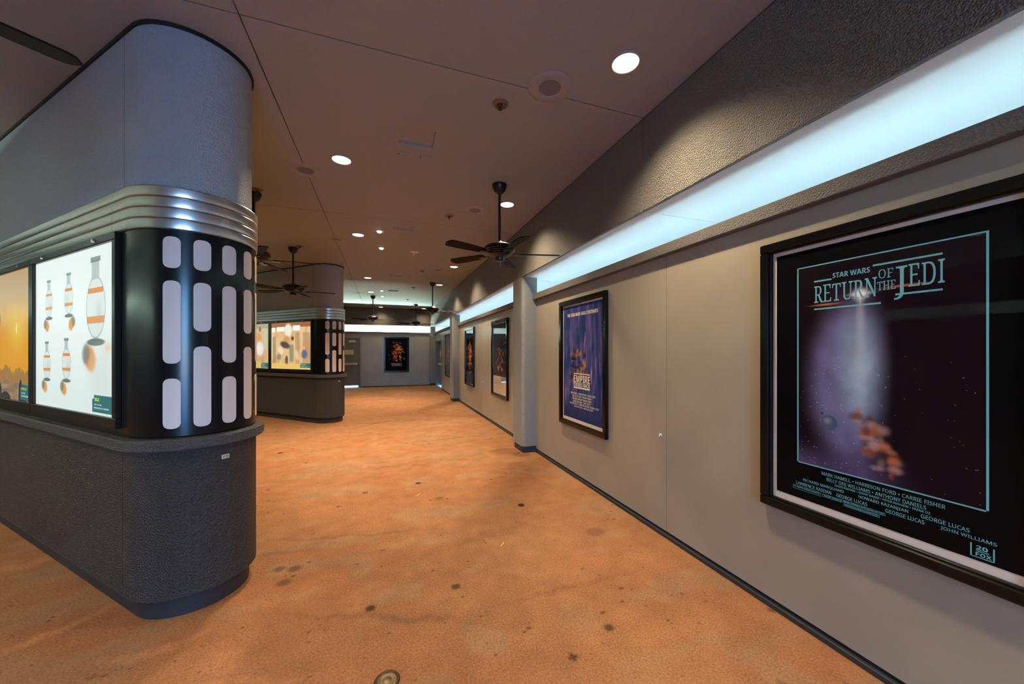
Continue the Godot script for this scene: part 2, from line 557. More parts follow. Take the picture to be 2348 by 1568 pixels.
	var bf := structure("baseboard_far", "thin black base along the foot of the far wall", "baseboard")
	obj("rubber_base", bx(-0.97, 1.985, 0.0, 0.04, FAR + 0.012, FAR - 0.015, 0.003), M.black_rubber, bf)
	obj("rubber_base", bx(-9.3, -2.02, 0.0, 0.04, FAR + 0.012, FAR - 0.015, 0.003), M.black_rubber, bf)
	# the sides that the photograph does not show
	var wl := structure("wall_left", "plain grey wall at the back of the bays on the left", "wall")
	obj("wall_body", bx(-9.6, -9.0, 0.0, 2.27, 4.9, -17.9), M.wall_panel_paint, wl)
	obj("cove_back", bx(-9.6, -9.55, 2.27, 3.5, 4.9, -17.9), M.cove_white, wl)
	obj("soffit_panel", bx(-9.55, -8.79, SOFFIT, SOFFIT + 0.05, 4.5, FARF), M.soffit_paint, wl)
	obj("upper_panel", bx(-8.82, -8.79, SOFFIT, CEIL - 0.012, 4.5, FARF), M.stucco_upper, wl)
	obj("cove_ledge", bx(-8.975, -8.94, 2.345, 2.42, 4.5, FAR), M.stucco_ledge, wl)
	obj("ledge_shelf", bx(-9.0, -8.975, 2.27, 2.365, 4.5, FAR), M.stucco_ledge, wl)
	var wb := structure("wall_back", "plain grey wall behind the camera", "wall")
	# an open entrance to the outdoors behind the camera
	obj("wall_body", bx(-9.6, -1.45, 0.0, 3.5, 4.5, 4.9), M.stucco_mid, wb)
	obj("wall_body", bx(0.05, 3.2, 0.0, 3.5, 4.5, 4.9), M.stucco_mid, wb)
	obj("wall_body", bx(-1.45, 0.05, 2.9, 3.5, 4.5, 4.9), M.stucco_mid, wb)
	# pavement outside the two doors
	var g := structure("ground", "pale daylit pavement outside, glimpsed under the doors", "pavement")
	obj("slab", bx(-9, 12, -0.2, -0.004, -17.902, -26), M.concrete_pale, g)
	obj("slab", bx(-12, 14, -0.2, -0.004, 4.902, 24), M.concrete_pale, g)
	obj("slab", bx(3.202, 12, -0.2, -0.004, -12, -17.9), M.concrete_pale, g)


func pilasters() -> void:
	var spots := [[-5.19, "rough grey pilaster between the second and third posters on the right wall", 0.46], [-11.26, "narrow grey pilaster beyond the fourth poster on the right wall", 0.46], [0.86, "grey pilaster on the right wall beside the camera", 0.46], [-16.96, "grey pilaster in the far right corner beside the doorway", 0.12]]
	for s in spots:
		var o := thing("pilaster", s[1], "column", Vector3(2.1, 0, s[0]), 0.0, "pilasters along the right wall")
		o.set_meta("kind", "structure")
		var path := []
		var d: float = s[2]
		var r := minf(0.06, d * 0.45)
		var x0 := FASCIA - 2.1
		# outline from the wall side near the viewer, round the front, back to the wall
		path.append([0.13, 0.0, 0.0, 1.0])
		for k in 7:
			var a := PI / 2 + PI / 2 * k / 6.0
			path.append([x0 + r + r * cos(a), -r + r * sin(a), cos(a), sin(a)])
		for k in 7:
			var a := PI + PI / 2 * k / 6.0
			path.append([x0 + r + r * cos(a), -d + r + r * sin(a), cos(a), sin(a)])
		path.append([0.13, -d, 0.0, -1.0])
		var sh := MB.new().sweep(path, [Vector2(0, 0.10), Vector2(0, SOFFIT)])
		obj("shaft", sh, M.stucco_mid, o)
		obj("toe", MB.new().sweep(path, [Vector2(-0.02, 0.0), Vector2(-0.02, 0.10), Vector2(0.0, 0.10)], true), M.toe_black, o)


func doors() -> void:
	# far wall: a single grey door with a push bar
	var d := structure("door_1", "grey steel exit door with a push bar in the far wall, daylight showing under it", "door")
	d.position = Vector3(-1.495, 0, FAR)
	var fr := MB.new()
	fr.box(Vector3(-0.525, 0, -0.14), Vector3(-0.465, 2.14, 0.012), 0.003)
	fr.box(Vector3(0.465, 0, -0.14), Vector3(0.525, 2.14, 0.012), 0.003)
	fr.box(Vector3(-0.465, 2.08, -0.14), Vector3(0.465, 2.14, 0.012), 0.003)
	fr.box(Vector3(-0.47, 0, -0.14), Vector3(-0.445, 2.10, -0.058))
	fr.box(Vector3(0.445, 0, -0.14), Vector3(0.47, 2.10, -0.058))
	fr.box(Vector3(-0.47, 2.055, -0.14), Vector3(0.47, 2.10, -0.058))
	obj("door_frame", fr, M.door_frame_paint, d)
	obj("door_leaf", bx(-0.462, 0.462, 0.085, 2.075, -0.055, -0.012, 0.003), M.door_paint, d)
	obj("threshold", bx(-0.46, 0.46, 0.001, 0.015, -0.5, 0.0, 0.003), M.white_plastic, d)
	obj("door_closer", bx(0.07, 0.34, 1.945, 2.03, -0.012, 0.04, 0.006), M.plate_pale, d)
	var pb := MB.new()
	pb.box(Vector3(-0.40, 0.985, 0.01), Vector3(0.40, 1.06, 0.07), 0.012)
	pb.box(Vector3(-0.40, 0.99, -0.012), Vector3(-0.34, 1.055, 0.012))
	pb.box(Vector3(0.34, 0.99, -0.012), Vector3(0.41, 1.055, 0.012))
	obj("push_bar", pb, M.plate_pale, d)
	obj("sign_plate", bx(-0.28, 0.26, 1.42, 1.625, -0.012, -0.004, 0.003), M.plate_pale, d)
	# right wall: a recessed pair of doors near the far corner
	var e := structure("door_2", "grey recessed double door in the right wall near the far corner", "door")
	e.position = Vector3(2.377, 0, -15.9)
	e.rotation.y = -PI / 2
	var f2 := MB.new()
	f2.box(Vector3(-0.90, 0, -0.05), Vector3(-0.85, 2.06, 0.157), 0.003)
	f2.box(Vector3(0.85, 0, -0.05), Vector3(0.90, 2.06, 0.157), 0.003)
	f2.box(Vector3(-0.85, 2.01, -0.05), Vector3(0.85, 2.06, 0.157), 0.003)
	f2.box(Vector3(-0.86, 0, -0.09), Vector3(-0.83, 2.04, -0.047))
	f2.box(Vector3(0.83, 0, -0.09), Vector3(0.86, 2.04, -0.047))
	f2.box(Vector3(-0.86, 1.985, -0.09), Vector3(0.86, 2.04, -0.047))
	f2.box(Vector3(-0.03, 0.07, -0.06), Vector3(0.03, 2.0, -0.046))
	obj("door_frame", f2, M.door_frame_paint, e)
	for s in [-1.0, 1.0]:
		obj("door_leaf", bx(s * 0.003, s * 0.848, 0.07, 2.005, -0.045, 0.0, 0.003), M.door_paint, e)
		obj("push_bar", bx(s * 0.08, s * 0.78, 0.96, 1.03, 0.01, 0.07, 0.01), M.plate_pale, e)
	obj("threshold", bx(-0.85, 0.85, 0.001, 0.015, -0.5, 0.10, 0.003), M.white_plastic, e)
	obj("door_closer", bx(-0.80, -0.50, 1.88, 1.96, 0.0, 0.06, 0.006), M.case_black, e)
	obj("sign_plate", bx(-0.58, -0.30, 1.36, 1.60, 0.0, 0.008, 0.002), M.plate_pale, e)


func coves() -> void:
	# fluorescent battens lying in the coves, hidden by the ledges
	var z := 3.6
	var k := 0
	while z > -16.4:
		if true:
			batten(Vector3(2.33, 2.095, z), PI / 2, "fluorescent batten lying in the cove above the right wall", k, "battens in the right cove")
			k += 1
		z -= 1.22
	z = 3.4
	while z > -16.0:
		batten(Vector3(-9.36, 2.272, z), -PI / 2, "fluorescent batten lying in the cove above the left wall", k, "battens in the left cove")
		k += 1
		z -= 1.9
	var x := -8.3
	while x < 1.9:
		batten(Vector3(x, 2.272, FAR - 0.36), 0.0, "fluorescent batten lying in the cove above the far wall", k, "battens in the far cove")
		x += 1.22
		k += 1


func batten(at: Vector3, turn: float, label: String, _k: int, group: String) -> void:
	var o := thing("fluorescent_light", label, "lamp", at, turn, group)
	obj("housing", bx(-0.59, 0.59, 0.0, 0.04, -0.03, 0.03, 0.003), M.white_plastic, o)
	obj("light_tube", MB.new().tube(Vector3(-0.57, 0.065, 0), Vector3(0.57, 0.065, 0), 0.013, 8), M.tube_glow, o)
	var l := AreaLight3D.new()
	l.name = "tube_light"
	l.area_size = Vector2(1.14, 0.05)
	l.light_color = COVE if turn > 0.0 else Color(0.86, 1.0, 0.93)
	l.light_energy = (COVE_FAR if turn == 0.0 else COVE_RIGHT if turn > 0.0 else COVE_LEFT) * Q
	l.area_range = 30.0
	l.area_attenuation = 2.0
	l.shadow_enabled = true
	o.add_child(l)
	l.position = Vector3(0, 0.085, 0)
	l.rotation.x = PI / 2 + (0.6 if turn > 0.0 else 0.0)


const COVE := Color(0.78, 0.925, 0.98)
const COVE_RIGHT := 0.62
const COVE_LEFT := 32.0
const COVE_FAR := 19.0
const WARM := Color(1.0, 0.91, 0.76)


# ------------------------------------------------------------------ the pillars

func nose_path(seam: float) -> Array:
	var p := [[-seam, 0.0, 0.0, 1.0]]
	for k in 37:
		var a := PI / 2 - PI * k / 36.0
		p.append([0.0, 0.0, cos(a), sin(a)])
	p.append([-seam, 0.0, 0.0, -1.0])
	return p


func pillars() -> void:
	var L := 11.3
	for n in 2:
		var o := thing("display_pillar", ["nearer long dark pillar with a rounded end, metal band and white oblong slots", "farther long dark pillar with a rounded end, metal band and white oblong slots"][n], "pillar", NOSE + Vector3(0, 0, -STEP * n), -PI / 4, "display pillars on the left")
		var full := nose_path(L)
		obj("core", MB.new().sweep(full, [Vector2(0.25, 0.12), Vector2(0.318, 0.12), Vector2(0.318, 0.98), Vector2(0.293, 1.0), Vector2(0.293, CEIL + 0.03)], true), M.joint_black, o)
		obj("toe", MB.new().sweep(full, [Vector2(0.285, 0.0), Vector2(0.285, 0.12)]), M.toe_black, o)
		segs(o, "base_panel", [Vector2(0.29, 0.115), Vector2(0.318, 0.115), Vector2(0.325, 0.122), Vector2(0.325, 0.99)], 0.06, L, M.stucco_dark)
		segs(o, "sill", [Vector2(0.31, 0.985), Vector2(0.365, 0.985), Vector2(0.372, 0.992), Vector2(0.372, 1.043), Vector2(0.365, 1.05), Vector2(0.29, 1.053)], 0.23, L, M.stucco_sill)
		segs(o, "upper_panel", [Vector2(0.30, 2.44), Vector2(0.30, CEIL - 0.015)], 0.115, L, M.stucco_pillar)
		obj("ceiling_reveal", MB.new().sweep(full, [Vector2(0.29, CEIL - 0.02), Vector2(0.312, CEIL - 0.02), Vector2(0.312, CEIL)], true), M.joint_black, o)
		# graphic drum with the oblong slots
		var drum := obj("graphic_panel", MB.new().sweep(nose_path(0.07), [Vector2(0.30, 1.053), Vector2(0.322, 1.056), Vector2(0.325, 1.06), Vector2(0.325, 2.26)]), M.drum_black, o)
		for c in 7:
			var deg := 42.0 - 24.0 * c
			var rows := [[2.03, 2.211], [1.481, 1.958], [1.106, 1.395]] if c % 2 == 0 else [[2.03, 2.211], [1.669, 1.958], [1.106, 1.581]]
			for r in rows:
				obj("slot", pill(deg_to_rad(deg), 0.325, 0.0405, r[0], r[1]), M.pill_white, drum)
		# ribbed metal band
		var rib := [Vector2(0.30, 2.248), Vector2(0.333, 2.248)]
		for k in 4:
			var y0 := 2.252 + 0.062 * k
			for q in [[0.0, 0.319], [0.03, 0.328], [0.09, 0.3325], [0.25, 0.3340], [0.55, 0.3346], [0.85, 0.3338], [0.95, 0.330], [0.99, 0.320]]:
				rib.append(Vector2(q[1], y0 + 0.062 * q[0]))
		rib.append(Vector2(0.30, 2.502))
		var band_paths := [nose_path(0.175)]
		for s in [1.0, -1.0]:
			var a := 0.177
			while a < L - 0.1:
				var b := minf(a + 2.13, L)
				band_paths.append([[-b, 0.0, 0.0, s], [-a, 0.0, 0.0, s]])
				a = b + 0.002
		for p in band_paths:
			obj("band_section", MB.new().sweep(p, rib), M.aluminium, o)
		# a small number plate under the sill
		var pl := MB.new()
		pl.xf = Transform3D(Basis(Vector3.UP, deg_to_rad(2.0)), Vector3.ZERO)
		pl.box(Vector3(0.325, 0.888, -0.021), Vector3(0.329, 0.914, 0.021), 0.001)
		var np := obj("number_plate", pl, M.plate_pale, o)
		for q in [-0.012, -0.003, 0.010]:
			var bar := MB.new()
			bar.xf = pl.xf
			bar.box(Vector3(0.329, 0.893, q - 0.002), Vector3(0.3295, 0.909, q + 0.002))
			obj("plate_mark", bar, M.black_ink, np)
		# the back of the pillar between sill and band, and the lit cases on its front
		var bk := MB.new().sweep([[-L, 0.0, 0.0, -1.0], [-0.072, 0.0, 0.0, -1.0]], [Vector2(0.322, 1.05), Vector2(0.322, 2.26)])
		obj("back_panel", bk, M.case_black, o)
		obj("front_panel", MB.new().sweep([[-L, 0.0, 0.0, 1.0], [-0.072, 0.0, 0.0, 1.0]], [Vector2(0.322, 1.05), Vector2(0.322, 2.26)]), M.case_black, o)
		for k in (4 if n == 0 else 3):
			light_box(n, k, o)


func segs(o: Node3D, called: String, prof: Array, seam: float, L: float, m: Material) -> void:
	obj(called, MB.new().sweep(nose_path(seam), prof), m, o)
	for s in [1.0, -1.0]:
		obj(called, MB.new().sweep([[-L, 0.0, 0.0, s], [-seam - 0.004, 0.0, 0.0, s]], prof), m, o)


func pill(a0: float, r: float, w: float, y0: float, y1: float) -> MB:
	var m := MB.new()
	var N := 14
	var last := []
	for k in N + 1:
		var s := -cos(PI * k / N)
		var a := a0 + s * w / r
		var cap := w * pow(maxf(1.0 - pow(absf(s), 2.6), 0.0), 1.0 / 2.6)
		var n := Vector3(cos(a), 0, sin(a))
		var ys := [y0 + w - cap, y1 - w + cap]
		var row := [n * (r + 0.0025), n * (r - 0.003), n, ys[0], ys[1]]
		if last:
			var A: Vector3 = last[0] + Vector3(0, last[3], 0)
			var B: Vector3 = row[0] + Vector3(0, row[3], 0)
			var C: Vector3 = row[0] + Vector3(0, row[4], 0)
			var D: Vector3 = last[0] + Vector3(0, last[4], 0)
			var Z := [Vector2.ZERO, Vector2.ZERO, Vector2.ZERO]
			m.tri([A, B, C], [last[2], n, n], Z)
			m.tri([A, C, D], [last[2], n, last[2]], Z)
			for e in [3, 4]:
				var up := Vector3(0, -1 if e == 3 else 1, 0)
				m.quad(last[0] + Vector3(0, last[e], 0), row[0] + Vector3(0, row[e], 0), row[1] + Vector3(0, row[e], 0), last[1] + Vector3(0, last[e], 0), up)
		last = row
	return m


func light_box(n: int, k: int, pillar: Node3D) -> void:
	var labels := [["lit display case with pale pottery sketches and a teal caption, on the nearer pillar", "lit display case with an orange sunset landscape, at the left edge of the photo", "lit display case on the nearer pillar, beyond the sunset case", "lit display case on the nearer pillar, farthest from its rounded end"],
		["lit display case with a warm timber interior scene, on the farther pillar", "lit display case with a pale and orange picture, partly behind the nearer pillar", "lit display case on the farther pillar, hidden behind the nearer pillar"]]
	var at := pillar.transform * Vector3(-0.822 - 1.49 * k, 1.10, 0.322)
	var o := thing("light_box", labels[n][k], "light box", at, -PI / 4, "lit display cases on the pillars")
	# local: x along the case, y up from its lower edge, z out of the pillar
	var fr := MB.new()
	var w := 0.744
	fr.box(Vector3(-w, 0.0, 0.0), Vector3(w, 0.058, 0.030), 0.004)
	fr.box(Vector3(-w, 1.104, 0.0), Vector3(w, 1.150, 0.030), 0.004)
	fr.box(Vector3(-w, 0.058, 0.0), Vector3(-w + 0.046, 1.104, 0.030), 0.004)
	fr.box(Vector3(w - 0.046, 0.058, 0.0), Vector3(w, 1.104, 0.030), 0.004)
	obj("frame", fr, M.case_black, o)
	for x in [-0.46, 0.46]:
		obj("screw", MB.new().tube(Vector3(x, 1.126, 0.028), Vector3(x, 1.126, 0.044), 0.011, 12), M.chrome, o)
	var m := StandardMaterial3D.new()
	m.resource_name = "lit_picture"
	m.albedo_color = Color(0.1, 0.1, 0.1)
	m.roughness = 0.4
	m.emission_enabled = true
	m.emission = Color.BLACK
	m.emission_texture = ImageTexture.create_from_image(lit_picture(n * 4 + k))
	m.emission_energy_multiplier = [1.05, 0.95, 0.9, 0.9, 1.1, 1.0, 0.9][n * 4 + k]
	var p := MB.new()
	p.quad(Vector3(-0.70, 0.056, 0.012), Vector3(0.70, 0.056, 0.012), Vector3(0.70, 1.106, 0.012), Vector3(-0.70, 1.106, 0.012), Vector3(0, 0, 1))
	p.box(Vector3(-0.70, 0.056, 0.0), Vector3(0.70, 1.106, 0.0115))
	obj("screen", p, m, o)
	if n * 4 + k in [0, 1, 4, 5]:
		# caption lettering
		var big: float = 0.0
		if k == 0 and n == 0:
			lettering(o, "BB-8", Vector3(0.398, 0.152, 0.0125), 0.022, 0.0, M.caption_yellow, "caption_lettering", true)
	var l := AreaLight3D.new()
	l.name = "screen_light"
	l.area_size = Vector2(1.40, 1.04)
	l.light_color = [Color(0.9, 1.0, 0.98), Color(1.0, 0.72, 0.32), Color(1, 0.9, 0.8), Color(1, 0.9, 0.8), Color(1.0, 0.86, 0.68), Color(1.0, 0.86, 0.68), Color(1, 0.9, 0.8)][n * 4 + k]
	l.light_energy = 0.12 * Q
	l.area_range = 30.0
	l.area_attenuation = 2.0
	l.shadow_enabled = true
	o.add_child(l)
	l.position = Vector3(0, 0.58, 0.034)
	l.rotation.y = PI


func blend(im: Image, x: int, y: int, c: Color, a: float) -> void:
	if x >= 0 and y >= 0 and x < im.get_width() and y < im.get_height():
		im.set_pixel(x, y, im.get_pixel(x, y).lerp(c, clampf(a, 0, 1)))


# soft-edged ellipse, centre and half axes in parts of the picture (x right, y down)
func spot(im: Image, cx: float, cy: float, rx: float, ry: float, c: Color, a: float, soft := 0.5, tilt := 0.0) -> void:
	var W := im.get_width()
	var Hh := im.get_height()
	var R := maxf(rx * W, ry * Hh) + 2
	var ca := cos(tilt)
	var sa := sin(tilt)
	for y in range(maxi(0, int(cy * Hh - R)), mini(Hh, int(cy * Hh + R) + 1)):
		for x in range(maxi(0, int(cx * W - R)), mini(W, int(cx * W + R) + 1)):
			var dx := x - cx * W
			var dy := y - cy * Hh
			var d := Vector2((dx * ca + dy * sa) / (rx * W), (-dx * sa + dy * ca) / (ry * Hh)).length()
			if d < 1.0:
				blend(im, x, y, c, a * (1.0 - smoothstep(1.0 - soft, 1.0, d)))


func strip(im: Image, x0: float, x1: float, y0: float, y1: float, c: Color, a := 1.0) -> void:
	for y in range(int(y0 * im.get_height()), int(y1 * im.get_height())):
		for x in range(int(x0 * im.get_width()), int(x1 * im.get_width())):
			blend(im, x, y, c, a)


func caption(im: Image, x0: float, y0: float, x1: float, y1: float, first := true) -> void:
	var teal := Color(0.20, 0.45, 0.46)
	strip(im, x0 + 0.02, x1, y0, y0 + 0.025, teal)
	strip(im, x0, x1, y0 + 0.022, y1, teal)
	var w := x1 - x0
	var h := y1 - y0
	var r := RandomNumberGenerator.new()
	r.seed = int(x0 * 1000)
	var x := x0 + 0.08 * w
	if first:
		while x < x0 + 0.55 * w:
			var s := r.randf_range(0.02, 0.05)
			strip(im, x, x + s * w / 0.25 * 0.25, y0 + 0.2 * h, y0 + 0.36 * h, Color(0.75, 0.85, 0.2), 0.9)
			x += s * w + 0.012 * w
	for row in [0.50, 0.70]:
		x = x0 + 0.08 * w
		while x < x0 + (0.42 if row < 0.6 else 0.70) * w:
			var s := r.randf_range(0.03, 0.10)
			strip(im, x, x + s * w, y0 + row * h, y0 + (row + 0.10) * h, Color(0.80, 0.90, 0.90), 0.8)
			x += s * w + 0.02 * w


func jar(im: Image, cx: float, cy: float, s: float, facing: float) -> void:
	# a pencil-and-wash pot with orange bands, leaning on a dish
	var pale := Color(0.90, 0.94, 0.92)
	var dark := Color(0.30, 0.36, 0.36)
	var orange := Color(0.90, 0.52, 0.18)
	spot(im, cx, cy, 0.060 * s, 0.105 * s, dark, 0.55, 0.10)
	spot(im, cx, cy, 0.056 * s, 0.099 * s, pale, 1.0, 0.06)
	spot(im, cx + 0.02 * s * facing, cy + 0.02 * s, 0.034 * s, 0.07 * s, Color(0.78, 0.83, 0.82), 0.6, 0.9)
	strip(im, cx - 0.045 * s, cx + 0.045 * s, cy - 0.062 * s, cy - 0.045 * s, orange, 0.85)
	strip(im, cx - 0.052 * s, cx + 0.052 * s, cy + 0.030 * s, cy + 0.052 * s, orange, 0.75)
	strip(im, cx - 0.022 * s, cx + 0.022 * s, cy - 0.150 * s, cy - 0.088 * s, Color(0.72, 0.78, 0.77), 0.9)
	strip(im, cx - 0.030 * s, cx + 0.030 * s, cy - 0.162 * s, cy - 0.145 * s, dark, 0.6)
	spot(im, cx, cy + 0.112 * s, 0.062 * s, 0.014 * s, dark, 0.8, 0.3)
	spot(im, cx - 0.035 * s * facing, cy + 0.165 * s, 0.050 * s, 0.052 * s, orange, 0.75, 0.5, 0.5 * facing)
	spot(im, cx - 0.060 * s * facing, cy + 0.150 * s, 0.030 * s, 0.045 * s, Color(0.45, 0.50, 0.50), 0.7, 0.5, 0.5 * facing)


func lit_picture(i: int) -> Image:
	var W := 512
	var Hh := 384
	var im := Image.create_empty(W, Hh, false, Image.FORMAT_RGB8)
	var n := FastNoiseLite.new()
	n.seed = 40 + i
	n.frequency = 3.0
	n.fractal_octaves = 4
	for y in Hh:
		for x in W:
			var u := float(x) / W
			var v := float(y) / Hh
			var c := Color(0.93, 0.98, 0.97)
			if i == 0:
				c = Color(0.96, 1.0, 0.99).lerp(Color(0.88, 0.95, 0.93), smoothstep(0.5, 1.0, v) * 0.7 + 0.3 * smoothstep(0.7, 1.0, u))
			elif i == 1 or i == 2:
				c = Color(0.80, 0.66, 0.48).lerp(Color(0.94, 0.66, 0.16), smoothstep(0.1, 0.55, v))
				c = c.lerp(Color(0.98, 0.84, 0.30), 0.8 * exp(-8.0 * Vector2((u - 0.73) * 1.0, v - 0.45).length_squared() * 6.0))
				c = c.lerp(Color(0.97, 0.80, 0.36), 0.5 * smoothstep(0.12, 0.0, absf(v - 0.36 - 0.10 * (u - 0.7) + 0.05 * n.get_noise_2d(u, v))))
				var rock := 0.86 + 0.06 * n.get_noise_2d(u * 2.2, 0.5) - 0.04 * n.get_noise_2d(u * 7.0, 3.0)
				if v > rock - 0.10:
					c = c.lerp(Color(0.50, 0.42, 0.36), 0.6)
				if v > rock:
					c = Color(0.52, 0.45, 0.38).lerp(Color(0.76, 0.62, 0.44), clampf(0.5 + n.get_noise_2d(u, v * 4.0), 0, 1))
			elif i == 4 or i == 5 or i == 6 or i == 3:
				c = Color(0.86, 0.66, 0.46).lerp(Color(0.95, 0.82, 0.62), clampf(0.5 + 0.9 * n.get_noise_2d(u * 2.0, v * 0.6), 0, 1))
				if v < 0.10:
					c = Color(0.66, 0.40, 0.24)
				if v > 0.88:
					c = Color(0.94, 0.80, 0.42)
			im.set_pixel(x, y, c)
	if i == 0:
		for j in [[0.20, 0.29, 0.95, 1.0], [0.47, 0.28, 1.0, -1.0], [0.17, 0.71, 0.95, 1.0], [0.44, 0.70, 1.0, 1.0], [0.79, 0.36, 1.85, 1.0]]:
			jar(im, j[0], j[1], j[2], j[3])
		spot(im, 0.85, 0.78, 0.20, 0.28, Color(0.86, 0.90, 0.88), 0.6, 0.9)
		spot(im, 0.92, 0.60, 0.07, 0.06, Color(0.95, 0.80, 0.65), 0.6, 0.9)
		caption(im, 0.755, 0.885, 1.0, 0.985, false)
	elif i == 1 or i == 2:
		spot(im, 0.73, 0.45, 0.016, 0.06, Color(1, 0.97, 0.80), 1.0, 0.7)
		var dk := Color(0.22, 0.20, 0.19)
		for r in [[0.30, 0.95, 0.06, 0.20], [0.36, 1.0, 0.09, 0.16], [0.02, 0.97, 0.10, 0.22], [0.80, 0.97, 0.035, 0.14], [0.86, 1.02, 0.06, 0.10], [0.52, 1.0, 0.10, 0.06]]:
			spot(im, r[0], r[1], r[2], r[3], dk, 0.95, 0.1)
		# a bare tree against the light
		strip(im, 0.325, 0.342, 0.30, 0.85, dk, 0.95)
		spot(im, 0.335, 0.22, 0.07, 0.13, dk, 0.9, 0.5)
		spot(im, 0.37, 0.36, 0.06, 0.08, dk, 0.8, 0.6)
		caption(im, 0.80, 0.875, 1.0, 0.99)
	elif i == 4 or i == 6:
		strip(im, 0.02, 0.10, 0.10, 0.20, Color(1, 1, 0.96))
		strip(im, 0.15, 0.34, 0.09, 0.19, Color(1, 1, 0.96))
		strip(im, 0.56, 0.74, 0.07, 0.18, Color(1, 1, 0.96))
		for k in [[0.62, 0.72], [0.80, 0.98]]:
			strip(im, k[0], k[1], 0.22, 0.88, Color(0.74, 0.56, 0.40), 0.6)
		strip(im, 0.04, 0.12, 0.30, 0.88, Color(0.60, 0.56, 0.42), 0.7)
		strip(im, 0.48, 0.58, 0.48, 0.84, Color(0.55, 0.58, 0.44), 0.8)
		# draped cloths and baskets, pale and brown
		spot(im, 0.44, 0.16, 0.13, 0.18, Color(1.0, 0.97, 0.90), 0.95, 0.5)
		spot(im, 0.24, 0.36, 0.17, 0.15, Color(0.93, 0.76, 0.54), 0.9, 0.5, -0.6)
		spot(im, 0.40, 0.36, 0.10, 0.10, Color(0.86, 0.60, 0.30), 0.9, 0.6)
		spot(im, 0.36, 0.48, 0.16, 0.09, Color(0.30, 0.24, 0.22), 0.9, 0.5, 0.25)
		spot(im, 0.55, 0.34, 0.05, 0.06, Color(0.34, 0.22, 0.16), 0.9, 0.6)
		spot(im, 0.25, 0.60, 0.12, 0.10, Color(0.98, 0.90, 0.78), 0.9, 0.6, 0.6)
		spot(im, 0.20, 0.74, 0.08, 0.09, Color(0.50, 0.52, 0.52), 0.8, 0.7)
		spot(im, 0.40, 0.80, 0.05, 0.12, Color(0.36, 0.28, 0.24), 0.85, 0.5)
		spot(im, 0.66, 0.70, 0.07, 0.16, Color(0.96, 0.82, 0.66), 0.9, 0.6, -0.4)
		spot(im, 0.84, 0.68, 0.09, 0.12, Color(0.34, 0.42, 0.58), 0.9, 0.5, 0.3)
		spot(im, 0.83, 0.55, 0.03, 0.04, Color(0.96, 0.80, 0.50), 0.9, 0.5)
		caption(im, 0.74, 0.87, 1.0, 0.965)
	else:
		strip(im, 0.0, 1.0, 0.0, 0.6, Color(0.84, 0.86, 0.76), 0.6)
		spot(im, 0.72, 0.30, 0.09, 0.16, Color(0.96, 0.62, 0.28), 0.9, 0.6)
		spot(im, 0.75, 0.12, 0.05, 0.08, Color(0.48, 0.38, 0.26), 0.8, 0.6)
		spot(im, 0.74, 0.56, 0.14, 0.22, Color(1, 0.99, 0.96), 0.95, 0.6)
		spot(im, 0.62, 0.78, 0.16, 0.12, Color(0.86, 0.66, 0.46), 0.8, 0.6)
		caption(im, 0.78, 0.88, 1.0, 0.985)
	return im


# flat lettering: height is the letter size in metres; align -1 left, 0 centre
func lettering(parent: Node3D, text: String, at: Vector3, height: float, align: float, m: Material, called := "lettering", bold := false, serif := false, width := 0.0, slope := 0.0) -> MeshInstance3D:
	var tm := TextMesh.new()
	var f := SystemFont.new()
	f.font_names = PackedStringArray(["Droid Serif" if serif else "Droid Sans"])
	f.font_weight = 700 if bold else 400
	tm.font = f
	tm.text = text
	tm.font_size = 48
	tm.pixel_size = 0.01
	tm.depth = 0.02
	tm.curve_step = 2.0
	var o := MeshInstance3D.new()
	o.name = called
	o.mesh = tm
	tm.material = m
	var bb := tm.get_aabb()
	var cap := bb.size.y
	var s := height / maxf(cap, 0.01)
	var sx := s if width <= 0.0 else width / bb.size.x
	parent.add_child(o, true)
	o.scale = Vector3(sx, s, 0.02)
	var c := bb.position + bb.size / 2.0
	o.position = at - Vector3((c.x if align == 0.0 and not called.begins_with("caption") else bb.position.x) * sx, c.y * s, 0)
	o.rotation.z = slope
	return o


# ------------------------------------------------------------------ ceiling

